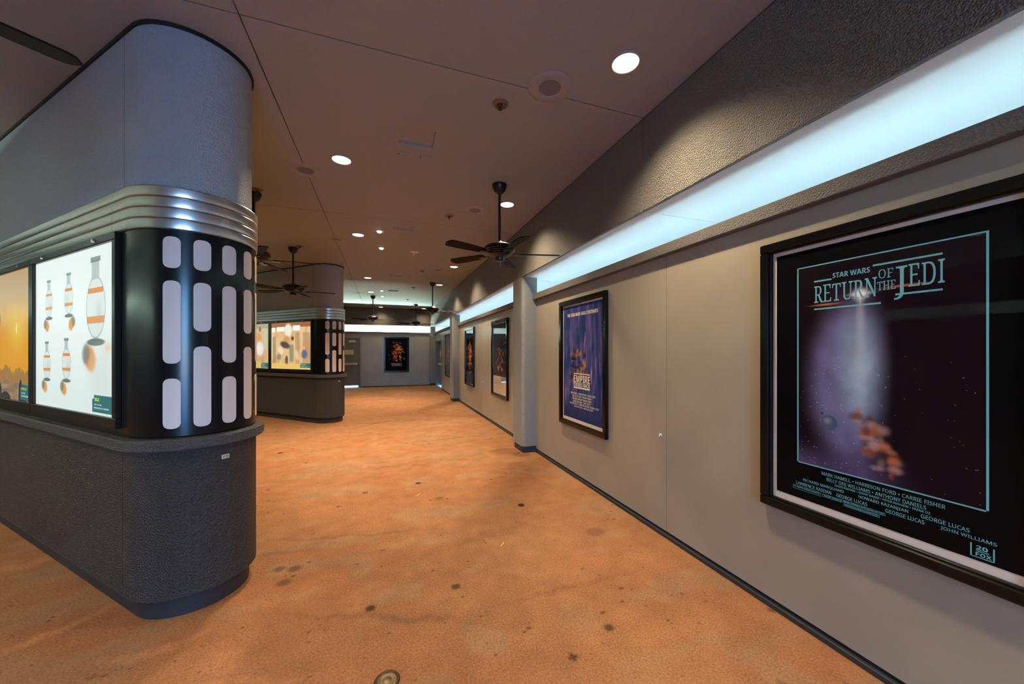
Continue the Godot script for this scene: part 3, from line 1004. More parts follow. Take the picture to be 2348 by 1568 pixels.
func downlights() -> void:
	var spots := [
		[1.50, -2.02, "nearest round recessed ceiling light, beside the right wall"],
		[-0.397, -3.97, "round recessed ceiling light nearest to the near pillar"],
		[1.50, -4.47, "round recessed ceiling light just behind the nearest ceiling fan's rod"],
		[-0.397, -6.43, "round recessed ceiling light left of the two small spotlights"],
		[1.48, -8.15, "round recessed ceiling light between the nearest and second fans along the right wall"],
		[1.49, -10.5, "round recessed ceiling light beside the second fan along the right wall"],
		[-0.393, -10.1, "round recessed ceiling light over the end of the farther pillar"],
		[-0.387, -12.47, "round recessed ceiling light above the fan near the far wall's door"],
		[-0.123, -16.55, "round recessed ceiling light close to the far wall, left one"],
		[1.656, -16.5, "round recessed ceiling light close to the far wall, right one"],
		[-2.9, -1.0, "round recessed ceiling light in the bay before the near pillar"],
		[-4.7, -3.1, "round recessed ceiling light midway along the bay before the near pillar"],
		[-4.9, -0.3, "round recessed ceiling light at the left of the bay before the near pillar"],
		[-6.0, -5.9, "round recessed ceiling light deep in the bay before the near pillar"],
		[-2.6, -6.5, "round recessed ceiling light in the bay between the two pillars, nearest the corridor"],
		[-3.9, -7.9, "round recessed ceiling light in the bay between the two pillars"],
		[-5.4, -9.4, "round recessed ceiling light deep in the bay between the two pillars"],
		[-3.3, -13.4, "round recessed ceiling light behind the farther pillar"],
		[1.50, 0.9, "round recessed ceiling light over the right wall behind the camera"],
		[-0.397, 1.0, "round recessed ceiling light behind the camera"],
	]
	var first: Node3D
	for s in spots:
		if first == null:
			first = thing("ceiling_light", s[2], "ceiling light", Vector3(s[0], CEIL, s[1]), 0.0, "large round recessed ceiling lights")
			obj("trim_ring", MB.new().lathe([Vector2(0.084, -0.004), Vector2(0.088, -0.008), Vector2(0.100, -0.006), Vector2(0.102, 0.0)], 40), M.speaker_white, first)
			obj("light_lens", MB.new().lathe([Vector2(0.0, -0.003), Vector2(0.060, -0.0032), Vector2(0.086, -0.004)], 40), M.lens_glow, first)
			var l := SpotLight3D.new()
			l.name = "lens_light"
			l.light_color = WARM
			l.light_energy = DOWN * Q
			l.spot_range = 40.0
			l.spot_attenuation = 2.0
			l.spot_angle = 63.0
			l.spot_angle_attenuation = 1.0
			l.light_size = 0.07
			l.shadow_enabled = true
			first.add_child(l)
			l.position = Vector3(0, -0.012, 0)
			l.rotation.x = -PI / 2
		else:
			var c := dup(first, Vector3(s[0], CEIL, s[1]), 0.0, s[2], "ceiling_light")
			if s[1] < -16.0:
				for l in c.find_children("*", "SpotLight3D", true, false):
					l.light_energy *= 0.25
	var acc := [[-0.068, -6.13, "nearest of the small bright ceiling spotlights"], [-0.045, -7.11, "second small bright ceiling spotlight, just beyond the nearest one"], [-0.064, -12.06, "third small bright ceiling spotlight, above the fan by the far door"], [-0.05, -13.29, "farthest small bright ceiling spotlight, above the fan by the far door"]]
	var a0: Node3D
	for s in acc:
		if a0 == null:
			a0 = thing("accent_light", s[2], "spotlight", Vector3(s[0], CEIL, s[1]), 0.0, "small ceiling spotlights")
			obj("trim_ring", MB.new().lathe([Vector2(0.038, -0.002), Vector2(0.045, -0.008), Vector2(0.075, -0.005), Vector2(0.078, 0.0)], 28), M.speaker_white, a0)
			obj("light_bulb", MB.new().lathe([Vector2(0.0, -0.030), Vector2(0.018, -0.027), Vector2(0.032, -0.018), Vector2(0.040, -0.003)], 20), M.accent_glow, a0)
			var l := SpotLight3D.new()
			l.name = "bulb_light"
			l.light_color = Color(1.0, 0.90, 0.75)
			l.light_energy = 8.0 * Q
			l.spot_range = 40.0
			l.spot_attenuation = 2.0
			l.spot_angle = 50.0
			l.spot_angle_attenuation = 0.8
			l.light_size = 0.03
			l.shadow_enabled = true
			a0.add_child(l)
			l.position = Vector3(0, -0.035, 0)
			l.rotation.x = -PI / 2
		else:
			dup(a0, Vector3(s[0], CEIL, s[1]), 0.0, s[2], "accent_light")


const DOWN := 13.5


func ceiling_fittings() -> void:
	var sp := [[1.128, -2.39, "nearest round flush ceiling speaker, between the right wall and the hatch"], [-0.775, -4.324, "round flush ceiling speaker on the long joint beside the near pillar"], [1.154, -4.80, "round flush ceiling speaker left of the nearest fan's rod"], [-0.76, -6.79, "round flush ceiling speaker on the long joint left of the small spotlights"], [-0.80, -10.47, "round flush ceiling speaker on the long joint beside the farther pillar's top"], [-0.79, -12.8, "farthest round flush ceiling speaker on the long joint"], [1.19, -8.59, "round flush ceiling speaker between the first two fans along the right wall"]]
	var s0: Node3D
	for s in sp:
		if s0 == null:
			s0 = thing("ceiling_speaker", s[2], "speaker", Vector3(s[0], CEIL, s[1]), 0.0, "round ceiling speakers")
			obj("flange", MB.new().lathe([Vector2(0.078, -0.004), Vector2(0.084, -0.008), Vector2(0.150, -0.006), Vector2(0.158, 0.0)], 40), M.speaker_white, s0)
			obj("grille", MB.new().lathe([Vector2(0.0, -0.007), Vector2(0.05, -0.0065), Vector2(0.082, -0.004)], 32), M.speaker_grille, s0)
		else:
			dup(s0, Vector3(s[0], CEIL, s[1]), 0.0, s[2], "ceiling_speaker")
	var fs := [[0.841, -2.672, "nearest brass fire sprinkler, beside the nearest ceiling speaker"], [0.862, -5.117, "brass fire sprinkler left of the nearest fan's rod"], [0.85, -8.81, "brass fire sprinkler left of the third ceiling speaker by the right wall"], [0.825, -11.18, "brass fire sprinkler left of the second fan along the right wall"], [0.818, -13.82, "brass fire sprinkler above the farthest fan by the right wall"], [-1.404, -5.03, "brass fire sprinkler just beside the near pillar's edge"], [-1.434, -7.47, "brass fire sprinkler behind the hanging fan in the bay between the pillars"]]
	var f0: Node3D
	for s in fs:
		if f0 == null:
			f0 = thing("fire_sprinkler", s[2], "sprinkler", Vector3(s[0], CEIL, s[1]), 0.0, "brass fire sprinklers")
			obj("escutcheon", MB.new().lathe([Vector2(0.018, -0.002), Vector2(0.026, -0.010), Vector2(0.034, -0.007), Vector2(0.040, -0.012), Vector2(0.058, -0.007), Vector2(0.062, 0.0)], 32), M.brass, f0)
			obj("nozzle", MB.new().lathe([Vector2(0.0, -0.030), Vector2(0.010, -0.029), Vector2(0.013, -0.018), Vector2(0.018, 0.0)], 16), M.brass_dark, f0)
			obj("deflector", MB.new().lathe([Vector2(0.0, -0.046), Vector2(0.018, -0.044), Vector2(0.018, -0.042), Vector2(0.003, -0.042), Vector2(0.003, -0.028)], 16), M.brass_dark, f0)
		else:
			dup(f0, Vector3(s[0], CEIL, s[1]), 0.0, s[2], "fire_sprinkler")
	# a pale plate with a hook, and the two small plates by the near hatch
	var h := thing("ceiling_hook", "pale round ceiling plate with a hanging hook beyond the small spotlights", "hook", Vector3(0.547, CEIL, -7.2))
	obj("plate", MB.new().lathe([Vector2(0.0, -0.014), Vector2(0.03, -0.014), Vector2(0.075, -0.008), Vector2(0.08, 0.0)], 28), M.white_plastic, h)
	obj("hook", MB.new().tube(Vector3(0, -0.01, 0), Vector3(-0.012, -0.06, 0.01), 0.010).tube(Vector3(-0.012, -0.06, 0.01), Vector3(-0.03, -0.085, 0.01), 0.007), M.white_plastic, h)
	for k in [[0.177, "small raised cover plate on the ceiling by the near hatch, left one"], [0.377, "small raised cover plate on the ceiling by the near hatch, right one"]]:
		var c := thing("cover_plate", k[1], "cover plate", Vector3(k[0], CEIL, -3.645), 0.0, "cover plates by the near hatch")
		obj("plate", bx(-0.056, 0.056, -0.010, 0.0, -0.034, 0.034, 0.003), M.ceiling_paint, c)
		obj("screw", MB.new().tube(Vector3(-0.042, -0.010, 0), Vector3(-0.042, -0.013, 0), 0.006, 10), M.joint_black, c)


func fans() -> void:
	var list := [
		[1.243, -3.976, -14.0, "nearest black ceiling fan, hanging before the right wall's cove"],
		[-1.571, -7.632, 8.0, "black ceiling fan hanging in front of the farther pillar"],
		[-0.36, -13.4, -15.0, "black ceiling fan hanging before the far wall, nearer to its door"],
		[1.262, -10.22, -19.0, "second black ceiling fan along the right wall"],
		[1.21, -15.18, -12.0, "farthest black ceiling fan, in the far right corner"],
		[-1.475, -5.15, 4.0, "black ceiling fan mostly hidden behind the near pillar's rounded end"],
		[-1.65, -1.45, 38.7, "black ceiling fan at the top left, only a blade tip in view"],
	]
	var f0: Node3D
	for s in list:
		if f0 == null:
			f0 = make_fan(s)
		else:
			dup(f0, Vector3(s[0], CEIL, s[1]), deg_to_rad(s[2]), s[3], "ceiling_fan")


func make_fan(s: Array) -> Node3D:
	var o := thing("ceiling_fan", s[3], "ceiling fan", Vector3(s[0], CEIL, s[1]), deg_to_rad(s[2]), "black ceiling fans")
	# y = 0 at the ceiling, the blades at -0.78
	obj("canopy", MB.new().lathe([Vector2(0.0, -0.108), Vector2(0.020, -0.108), Vector2(0.040, -0.098), Vector2(0.065, -0.070), Vector2(0.080, -0.036), Vector2(0.084, -0.008), Vector2(0.084, 0.0)], 32), M.fan_black, o)
	obj("rod", MB.new().tube(Vector3(0, -0.66, 0), Vector3(0, -0.10, 0), 0.0145, 14), M.fan_black, o)
	obj("wire", MB.new().tube(Vector3(0.022, -0.64, 0.004), Vector3(0.026, -0.30, 0.006), 0.0022, 6).tube(Vector3(0.026, -0.30, 0.006), Vector3(0.020, -0.11, 0.004), 0.0022, 6), M.brass, o)
	var prof := [Vector2(0.0, -0.835), Vector2(0.075, -0.832), Vector2(0.105, -0.815)]
	for k in 4:
		var y := -0.805 + 0.018 * k
		var r := 0.125 + 0.016 * k
		prof.append_array([Vector2(r - 0.012, y - 0.003), Vector2(r, y + 0.001), Vector2(r + 0.003, y + 0.007), Vector2(r - 0.004, y + 0.012)])
	prof.append_array([Vector2(0.176, -0.735), Vector2(0.172, -0.712), Vector2(0.140, -0.690), Vector2(0.085, -0.672), Vector2(0.040, -0.655), Vector2(0.022, -0.640), Vector2(0.0, -0.638)])
	obj("motor_housing", MB.new().lathe(prof, 40), M.fan_black, o)
	obj("switch_housing", MB.new().lathe([Vector2(0.0, -0.872), Vector2(0.040, -0.872), Vector2(0.050, -0.866), Vector2(0.054, -0.850), Vector2(0.054, -0.828)], 28), M.fan_black, o)
	var pc := MB.new()
	for k in 6:
		pc.tube(Vector3(0.01, -0.875 - 0.009 * k, 0), Vector3(0.01, -0.880 - 0.009 * k, 0), 0.004, 6)
	obj("pull_chain", pc, M.steel, o)
	for k in 5:
		var a := TAU * k / 5.0
		var b := Basis(Vector3.UP, a)
		var arm := MB.new()
		arm.xf = Transform3D(b, Vector3.ZERO)
		arm.box(Vector3(0.09, -0.805, -0.020), Vector3(0.215, -0.797, 0.020), 0.003)
		arm.box(Vector3(0.20, -0.805, -0.038), Vector3(0.275, -0.797, 0.038), 0.003)
		var ir := obj("blade_iron", arm, M.fan_black, o)
		ir.set_meta("label", "black blade iron")
		var bl := MB.new()
		var tilt := Basis(Vector3.RIGHT, deg_to_rad(11.0))
		bl.xf = Transform3D(b, Vector3.ZERO) * Transform3D(tilt, Vector3(0, -0.788, 0))
		# rounded blade outline as a fan of quads
		var top := 0.004
		var pts := []
		for q in 25:
			var t := q / 24.0
			var x := lerpf(0.205, 0.70, t)
			var w := lerpf(0.050, 0.068, smoothstep(0.0, 0.7, t))
			var ex := (x - 0.64) / 0.06
			if ex > 0.0:
				w *= sqrt(maxf(1.0 - ex * ex, 0.0))
			var e0 := (0.235 - x) / 0.03
			if e0 > 0.0:
				w *= sqrt(maxf(1.0 - 0.6 * e0 * e0, 0.0))
			pts.append(Vector2(x, w))
		for q in 24:
			var p: Vector2 = pts[q]
			var r: Vector2 = pts[q + 1]
			bl.quad(Vector3(p.x, top, -p.y), Vector3(r.x, top, -r.y), Vector3(r.x, top, r.y), Vector3(p.x, top, p.y), Vector3.UP)
			bl.quad(Vector3(p.x, -top, -p.y), Vector3(r.x, -top, -r.y), Vector3(r.x, -top, r.y), Vector3(p.x, -top, p.y), Vector3.DOWN)
			for sd in [-1.0, 1.0]:
				bl.quad(Vector3(p.x, -top, p.y * sd), Vector3(r.x, -top, r.y * sd), Vector3(r.x, top, r.y * sd), Vector3(p.x, top, p.y * sd), Vector3(0, 0, sd))
		obj("blade", bl, M.fan_blade, o)
	return o


# ------------------------------------------------------------------ posters

func posters() -> void:
	var list := [
		[-1.077, "largest framed black poster with a thin teal border and a glowing starfield", "night"],
		[-3.805, "framed blue and lavender poster nearest to the near pilaster", "violet"],
		[-7.04, "framed poster with a white lower panel, just beyond the near pilaster", "white"],
		[-9.78, "framed dark orange poster with a pale centre, before the narrow far pilaster", "pale"],
		[-13.36, "framed dark orange poster beside the recessed double door", "ember"],
	]
	for s in list:
		poster(Vector3(WALL, 0.627, s[0]), -PI / 2, s[1], s[2])
	poster(Vector3(0.531, 0.627, FAR), 0.0, "framed dark blue poster with a warm centre, alone on the far wall", "far")


func poster(at: Vector3, turn: float, label: String, kind: String) -> void:
	var o := thing("framed_poster", label, "poster", at, turn, "framed film posters")
	var w := 0.535
	var h := 1.567
	# a mitred frame of an outer flat and an inner step
	for k in 4:
		var side := MB.new()
		var t := 0.052
		if k < 2:
			var y0 := 0.0 if k == 0 else h - t
			side.box(Vector3(-w, y0, 0.0), Vector3(w, y0 + t, 0.046), 0.006)
			var yi := t - 0.002 if k == 0 else h - t - 0.010
			side.box(Vector3(-w + t, yi, 0.0), Vector3(w - t, yi + 0.012, 0.034), 0.003)
		else:
			var x0 := -w if k == 2 else w - t
			side.box(Vector3(x0, t, 0.0), Vector3(x0 + t, h - t, 0.046), 0.006)
			var xi := -w + t - 0.002 if k == 2 else w - t - 0.010
			side.box(Vector3(xi, t, 0.0), Vector3(xi + 0.012, h - t, 0.034), 0.003)
		obj("frame_rail", side, M.frame_black, o)
	obj("mount", bx(-w + 0.05, w - 0.05, 0.05, h - 0.05, 0.002, 0.012), M.mat_cream, o)
	var sz: Rect2 = Rect2(-0.452, 0.100, 0.904, 1.385)
	if kind == "white":
		sz = Rect2(-0.452, 0.090, 0.904, 1.395)
	elif kind in ["pale", "ember", "far"]:
		sz = Rect2(-0.470, 0.066, 0.940, 1.436)
	var m := StandardMaterial3D.new()
	m.resource_name = "print_" + kind
	m.albedo_texture = ImageTexture.create_from_image(print_image(kind))
	m.roughness = 0.6
	m.texture_repeat = false
	m.metallic_specular = 0.12
	var pr := MB.new()
	var z := 0.0135
	pr.quad(Vector3(sz.position.x, sz.position.y, z), Vector3(sz.end.x, sz.position.y, z), Vector3(sz.end.x, sz.end.y, z), Vector3(sz.position.x, sz.end.y, z), Vector3(0, 0, 1))
	obj("print", pr, m, o)
	z = 0.0137
	match kind:
		"night":
			night_lettering(o, z)
		"violet":
			violet_lettering(o, z)
		"white":
			lettering(o, "STAR", Vector3(0.24, 0.44, z), 0.075, 0, M.black_ink, "title_lettering", true, false, 0.24)
			lettering(o, "WARS", Vector3(0.24, 0.36, z), 0.075, 0, M.black_ink, "title_lettering", true, false, 0.30)
		"far":
			lettering(o, "EPISODE I", Vector3(0, 0.36, z), 0.085, 0, M.cream_ink, "title_lettering", true, true, 0.44)
			lettering(o, "THE PHANTOM MENACE", Vector3(0, 0.29, z), 0.03, 0, M.cream_ink, "title_lettering", false, true, 0.42)
	obj("glass", bx(-w + 0.054, w - 0.054, 0.054, h - 0.054, 0.0205, 0.0235), M.poster_acrylic if kind in ["night", "violet", "far"] else M.poster_glass, o)


func night_lettering(o: Node3D, z: float) -> void:
	var T: Material = M.teal_ink
	# thin border
	var b := MB.new()
	for r in [[-0.338, -0.331, 0.300, 1.392], [0.349, 0.356, 0.300, 1.392], [-0.338, 0.356, 0.300, 0.306], [-0.338, 0.356, 1.386, 1.392]]:
		b.box(Vector3(r[0], r[2], z), Vector3(r[1], r[3], z + 0.0003))
	obj("teal_border", b, T, o)
	# title rules, with the title's own breaks
	var t := MB.new()
	for r in [[-0.252, -0.170, 1.298, 1.306], [0.0, 0.232, 1.330, 1.338], [-0.252, 0.030, 1.148, 1.156], [0.082, 0.232, 1.180, 1.188]]:
		t.box(Vector3(r[0], r[2], z), Vector3(r[1], r[3], z + 0.0003))
	obj("title_rules", t, T, o)
	lettering(o, "STAR WARS", Vector3(-0.088, 1.318, z), 0.026, 0, T, "title_lettering", true, false, 0.155)
	lettering(o, "RETURN", Vector3(-0.118, 1.232, z), 0.092, 0, T, "title_lettering", false, true, 0.268)
	lettering(o, "OF", Vector3(0.048, 1.288, z), 0.042, 0, T, "title_lettering", false, true, 0.052)
	lettering(o, "THE", Vector3(0.050, 1.232, z), 0.042, 0, T, "title_lettering", false, true, 0.066)
	lettering(o, "J", Vector3(0.100, 1.235, z), 0.150, 0, T, "title_lettering", false, true, 0.045)
	lettering(o, "EDI", Vector3(0.182, 1.262, z), 0.100, 0, T, "title_lettering", false, true, 0.112)
	# credits: text, centre x, y, size, width
	for c in [["MARK HAMILL • HARRISON FORD • CARRIE FISHER", 0.012, 0.2745, 0.0165, 0.455], ["BILLY DEE WILLIAMS • ANTHONY DANIELS", -0.005, 0.2490, 0.0165, 0.375], ["DAVID PROWSE • KENNY BAKER • PETER MAYHEW • FRANK OZ", 0.020, 0.2300, 0.0095, 0.350], ["RICHARD MARQUAND", -0.212, 0.2080, 0.0165, 0.190], ["HOWARD KAZANJIAN", 0.035, 0.2080, 0.0165, 0.180], ["GEORGE LUCAS", 0.236, 0.2080, 0.0165, 0.140], ["LAWRENCE KASDAN", -0.258, 0.1830, 0.0165, 0.172], ["GEORGE LUCAS", -0.085, 0.1830, 0.0165, 0.128], ["GEORGE LUCAS", 0.112, 0.1830, 0.0165, 0.130], ["JOHN WILLIAMS", 0.300, 0.1830, 0.0165, 0.150], ["PG  PARENTAL GUIDANCE SUGGESTED", -0.290, 0.1600, 0.0080, 0.128], ["DOLBY STEREO", -0.168, 0.1590, 0.0085, 0.074], ["ORIGINAL SOUNDTRACK ON RSO RECORDS AND TAPES", -0.040, 0.1620, 0.0062, 0.160], ["NOVELIZATION FROM BALLANTINE BOOKS", -0.045, 0.1450, 0.0062, 0.130]]:
		lettering(o, c[0], Vector3(c[1], c[2], z), c[3], 0, T, "credit_lettering", false, false, c[4])
	for c in [["20", 0.338, 0.152, 0.016, 0.030], ["CENTURY", 0.340, 0.1385, 0.006, 0.034], ["FOX", 0.342, 0.1255, 0.014, 0.040]]:
		lettering(o, c[0], Vector3(c[1], c[2], z), c[3], 0, T, "logo_lettering", true, false, c[4])
	var bxs := MB.new()
	for r in [[-0.360, -0.220, 0.1480, 0.1680], [-0.212, -0.128, 0.1520, 0.1660], [-0.126, 0.046, 0.1560, 0.1680], [-0.116, 0.026, 0.1390, 0.1510]]:
		for q in [[r[0], r[1], r[2], r[2] + 0.001], [r[0], r[1], r[3] - 0.001, r[3]], [r[0], r[0] + 0.001, r[2], r[3]], [r[1] - 0.001, r[1], r[2], r[3]]]:
			bxs.box(Vector3(q[0], q[2], z), Vector3(q[1], q[3], z + 0.0003))
	for q in [[0.308, 0.312, 0.112, 0.164], [0.366, 0.370, 0.112, 0.164], [0.308, 0.370, 0.112, 0.115]]:
		bxs.box(Vector3(q[0], q[2], z), Vector3(q[1], q[3], z + 0.0003))
	obj("credit_boxes", bxs, T, o)


func violet_lettering(o: Node3D, z: float) -> void:
	var C: Material = M.cream_ink
	lettering(o, "THE STAR WARS SAGA CONTINUES", Vector3(0.0, 1.375, z), 0.040, 0, C, "title_lettering", true, false, 0.70)
	var t := MB.new()
	for r in [[-0.185, 0.185, 0.478, 0.496], [-0.185, 0.185, 0.650, 0.662]]:
		t.box(Vector3(r[0], r[2], z), Vector3(r[1], r[3], z + 0.0003))
	obj("title_rules", t, C, o)
	lettering(o, "EMPIRE", Vector3(0.0, 0.595, z), 0.085, 0, C, "title_lettering", true, false, 0.37)
	lettering(o, "STRIKES BACK", Vector3(0.0, 0.525, z), 0.045, 0, C, "title_lettering", true, false, 0.37)
	for c in [["MARK HAMILL  HARRISON FORD  CARRIE FISHER", 0.02, 0.415, 0.56], ["BILLY DEE WILLIAMS  ANTHONY DANIELS", 0.0, 0.383, 0.44], ["DAVID PROWSE  KENNY BAKER  PETER MAYHEW  FRANK OZ", 0.0, 0.350, 0.44], ["IRVIN KERSHNER   GARY KURTZ", 0.0, 0.318, 0.40], ["LEIGH BRACKETT  LAWRENCE KASDAN  GEORGE LUCAS", 0.04, 0.288, 0.66], ["GEORGE LUCAS   JOHN WILLIAMS", 0.04, 0.255, 0.42]]:
		lettering(o, c[0], Vector3(c[1], c[2], z), 0.022, 0, C, "credit_lettering", false, false, c[3])


func print_image(kind: String) -> Image:
	var W := 384 if kind in ["night", "violet"] else 192
	var Hh := W * 3 / 2
	var im := Image.create_empty(W, Hh, false, Image.FORMAT_RGB8)
	var n := FastNoiseLite.new()
	n.seed = hash(kind) % 1000
	n.frequency = 2.4
	n.fractal_octaves = 5
	var r := RandomNumberGenerator.new()
	r.seed = 77
	for y in Hh:
		for x in W:
			var u := float(x) / W
			var v := float(y) / Hh
			var a := n.get_noise_2d(u * 2.0, v * 3.0)
			var c := Color(0.035, 0.035, 0.045)
			match kind:
				"night":
					# a field of stars lit by a soft blue-violet haze left of the middle
					if u > 0.126 and u < 0.886 and v > 0.07 and v < 0.852:
						c = Color(0.10, 0.06, 0.085)
						var q := Vector2((u - 0.42) / 0.30, (v - 0.52) / 0.40)
						var e := clampf(1.0 - q.length(), 0, 1)
						c = c.lerp(Color(0.46, 0.45, 0.62), smoothstep(0.0, 0.5, e) * (0.9 if u < 0.46 else maxf(0.0, 0.85 - (u - 0.46) * 7.0)))
						var q2 := Vector2((u - 0.44) / 0.16, (v - 0.46) / 0.30)
						c = c.lerp(Color(0.62, 0.74, 0.80), 0.8 * smoothstep(0.0, 0.9, clampf(1.0 - q2.length(), 0, 1)))
						c = c.lerp(Color(0.38, 0.34, 0.52), 0.7 * smoothstep(0.72, 0.86, v) * smoothstep(0.75, 0.4, u))
						c = c * (1.0 + 0.15 * a)
				"violet":
					c = Color(0.15, 0.22, 0.42).lerp(Color(0.42, 0.36, 0.58), clampf(0.35 + 1.1 * n.get_noise_2d(u * 3.0, v * 0.9), 0, 1))
					c = c.lerp(Color(0.16, 0.20, 0.38), smoothstep(0.75, 1.0, v))
					var fl := smoothstep(0.15, 0.6, n.get_noise_2d(u * 5.0 + 3.0, v * 0.8)) * smoothstep(0.35, 0.6, v) * smoothstep(0.98, 0.7, v)
					c = c.lerp(Color(0.74, 0.66, 0.76), 0.8 * fl)
				"white":
					c = Color(0.10, 0.13, 0.22).lerp(Color(0.30, 0.22, 0.24), smoothstep(0.3, 0.8, v + 0.2 * a))
					if v > 0.76:
						c = Color(0.86, 0.80, 0.70)
						if fmod(v * 40.0, 1.0) < 0.22 and u > 0.12 and u < 0.80 and v > 0.82 and v < 0.95:
							c = Color(0.62, 0.56, 0.50)
				"far":
					c = Color(0.045, 0.06, 0.12)
				_:
					c = Color(0.04, 0.035, 0.04)
			im.set_pixel(x, y, c)
	match kind:
		"night":
			for k in 230:
				var u := r.randf_range(0.14, 0.87)
				var v := r.randf_range(0.42, 0.84)
				if u > 0.45 and r.randf() < 0.6:
					continue
				spot(im, u, v, 0.0035 * r.randf_range(0.5, 1.3), 0.0024 * r.randf_range(0.5, 1.3), Color(0.86, 0.82, 0.90), 0.9, 0.9)
			# a bright point with streaks along the title and a broad soft tail below
			for t in 60:
				var v := 0.215 + 0.40 * t / 60.0
				spot(im, 0.445, v, 0.030 + 0.035 * t / 60.0, 0.03, Color(0.92, 0.90, 0.90), 0.11 * (1.0 - t / 75.0), 1.0)
			spot(im, 0.445, 0.20, 0.10, 0.010, Color(0.95, 0.85, 0.82), 0.8, 1.0)
			spot(im, 0.28, 0.225, 0.13, 0.007, Color(0.85, 0.45, 0.32), 0.9, 0.9)
			spot(im, 0.62, 0.190, 0.15, 0.007, Color(0.85, 0.45, 0.32), 0.9, 0.9)
			spot(im, 0.445, 0.20, 0.060, 0.034, Color(1, 0.97, 0.95), 1.0, 0.9)
			spot(im, 0.445, 0.20, 0.006, 0.06, Color(1, 0.95, 0.92), 0.8, 1.0)
			# a small planet and warm clouds low in the picture
			spot(im, 0.298, 0.675, 0.044, 0.030, Color(0.30, 0.36, 0.44), 1.0, 0.12)
			spot(im, 0.290, 0.668, 0.032, 0.020, Color(0.52, 0.56, 0.62), 0.8, 0.9)
			spot(im, 0.262, 0.642, 0.008, 0.006, Color(0.24, 0.26, 0.34), 1.0, 0.2)
			for k in 46:
				var t := k / 46.0
				spot(im, 0.46 + 0.10 * t + r.randf_range(-0.05, 0.05), 0.63 + 0.18 * t + r.randf_range(-0.02, 0.02), r.randf_range(0.02, 0.06), r.randf_range(0.01, 0.03), [Color(0.72, 0.52, 0.46), Color(0.74, 0.36, 0.18), Color(0.30, 0.18, 0.18), Color(0.80, 0.66, 0.62)][k % 4], 0.5, 0.8)
		"violet":
			for k in 60:
				spot(im, r.randf_range(0.22, 0.60), r.randf_range(0.40, 0.66), r.randf_range(0.02, 0.10), r.randf_range(0.01, 0.05), [Color(0.14, 0.12, 0.15), Color(0.24, 0.18, 0.18), Color(0.60, 0.48, 0.46), Color(0.78, 0.54, 0.36), Color(0.10, 0.10, 0.13)][k % 5], 0.55, 0.7, r.randf_range(-0.8, 0.8))
			spot(im, 0.40, 0.27, 0.16, 0.10, Color(0.12, 0.22, 0.40), 0.5, 0.4)
			for k in 16:
				spot(im, r.randf_range(0.55, 0.75), r.randf_range(0.30, 0.62), 0.02, r.randf_range(0.06, 0.14), Color(0.66, 0.52, 0.70), 0.35, 0.9, 0.15)
		"white":
			for k in 40:
				spot(im, r.randf_range(0.35, 0.75), r.randf_range(0.34, 0.66), r.randf_range(0.02, 0.07), r.randf_range(0.02, 0.05), [Color(0.85, 0.50, 0.36), Color(0.72, 0.34, 0.22), Color(0.95, 0.70, 0.55), Color(0.20, 0.13, 0.14)][k % 4], 0.75, 0.7)
			spot(im, 0.25, 0.55, 0.2, 0.04, Color(0.70, 0.50, 0.48), 0.6, 0.8, -0.6)
		"pale", "ember", "far":
			var cy := 0.42 if kind == "far" else 0.48
			for k in 150:
				var u := clampf(r.randfn(0.5, 0.13), 0.16, 0.84)
				var v := clampf(r.randfn(cy, 0.16), 0.12, 0.82 if kind != "far" else 0.68)
				spot(im, u, v, r.randf_range(0.02, 0.07), r.randf_range(0.015, 0.05), [Color(0.92, 0.40, 0.14), Color(0.98, 0.62, 0.30), Color(0.70, 0.24, 0.12), Color(1.0, 0.80, 0.55), Color(0.22, 0.10, 0.10)][k % 5], 0.75, 0.7, r.randf_range(-1, 1))
			if kind == "pale":
				spot(im, 0.55, 0.52, 0.10, 0.10, Color(0.92, 0.88, 0.86), 0.8, 0.8)
				spot(im, 0.40, 0.44, 0.12, 0.02, Color(0.92, 0.80, 0.76), 0.7, 0.8)
	return im


# ------------------------------------------------------------------ small things

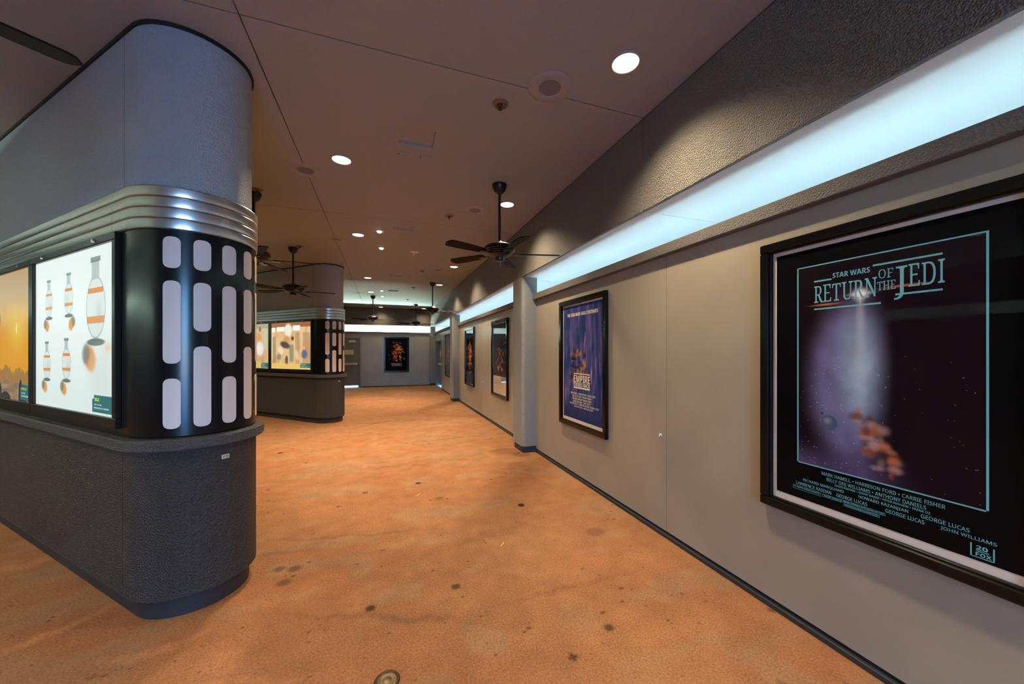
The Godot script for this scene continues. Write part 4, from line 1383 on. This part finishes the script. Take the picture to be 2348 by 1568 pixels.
func small_things() -> void:
	for k in [[-2.508, "small white wall clip beside the panel joint between the two nearest posters"], [-8.44, "small white wall clip beside the panel joint before the pale-centred poster"]]:
		var o := thing("wall_clip", k[1], "clip", Vector3(WALL, 0.83, k[0]), -PI / 2, "small wall clips")
		obj("plate", bx(-0.014, 0.014, 0.0, 0.026, 0.0, 0.006, 0.002), M.white_plastic, o)
		obj("hook", MB.new().tube(Vector3(0.004, 0.012, 0.005), Vector3(0.004, 0.014, 0.020), 0.004).tube(Vector3(0.004, 0.014, 0.020), Vector3(0.004, 0.0, 0.022), 0.004), M.white_plastic, o)
	var c := thing("floor_cleanout", "round brass cleanout cover in the carpet at the bottom edge of the photo", "floor cover", Vector3(0.013, 0, -1.815))
	obj("collar", MB.new().lathe([Vector2(0.046, 0.003), Vector2(0.050, 0.006), Vector2(0.057, 0.004), Vector2(0.060, 0.0)], 40), M.brass_dark, c)
	obj("lid", MB.new().lathe([Vector2(0.0, 0.0045), Vector2(0.018, 0.0045), Vector2(0.020, 0.003), Vector2(0.034, 0.003), Vector2(0.036, 0.005), Vector2(0.045, 0.004), Vector2(0.047, 0.001)].map(func(p): return p), 40), M.brass, c)
	var d := thing("floor_plug", "small dark round plug in the carpet right of the middle", "floor cover", Vector3(1.307, 0, -3.447))
	obj("ring", MB.new().lathe([Vector2(0.024, 0.003), Vector2(0.028, 0.005), Vector2(0.034, 0.004), Vector2(0.036, 0.0)], 28), M.brass_dark, d)
	obj("cap", MB.new().lathe([Vector2(0.0, 0.003), Vector2(0.018, 0.003), Vector2(0.025, 0.001)], 24), M.joint_black, d)
	for k in [[0.345, -4.058, 0.7, "pale straw scrap on the carpet in the middle of the corridor"], [0.898, -2.795, 0.9, "pale straw scrap on the carpet nearer to the right wall"]]:
		var s := thing("scrap", k[3], "litter", Vector3(k[0], 0.0, k[1]), k[2], "straw scraps on the carpet")
		obj("strip", bx(-0.032, 0.032, 0.0, 0.004, -0.0028, 0.0028, 0.001), M.straw, s)
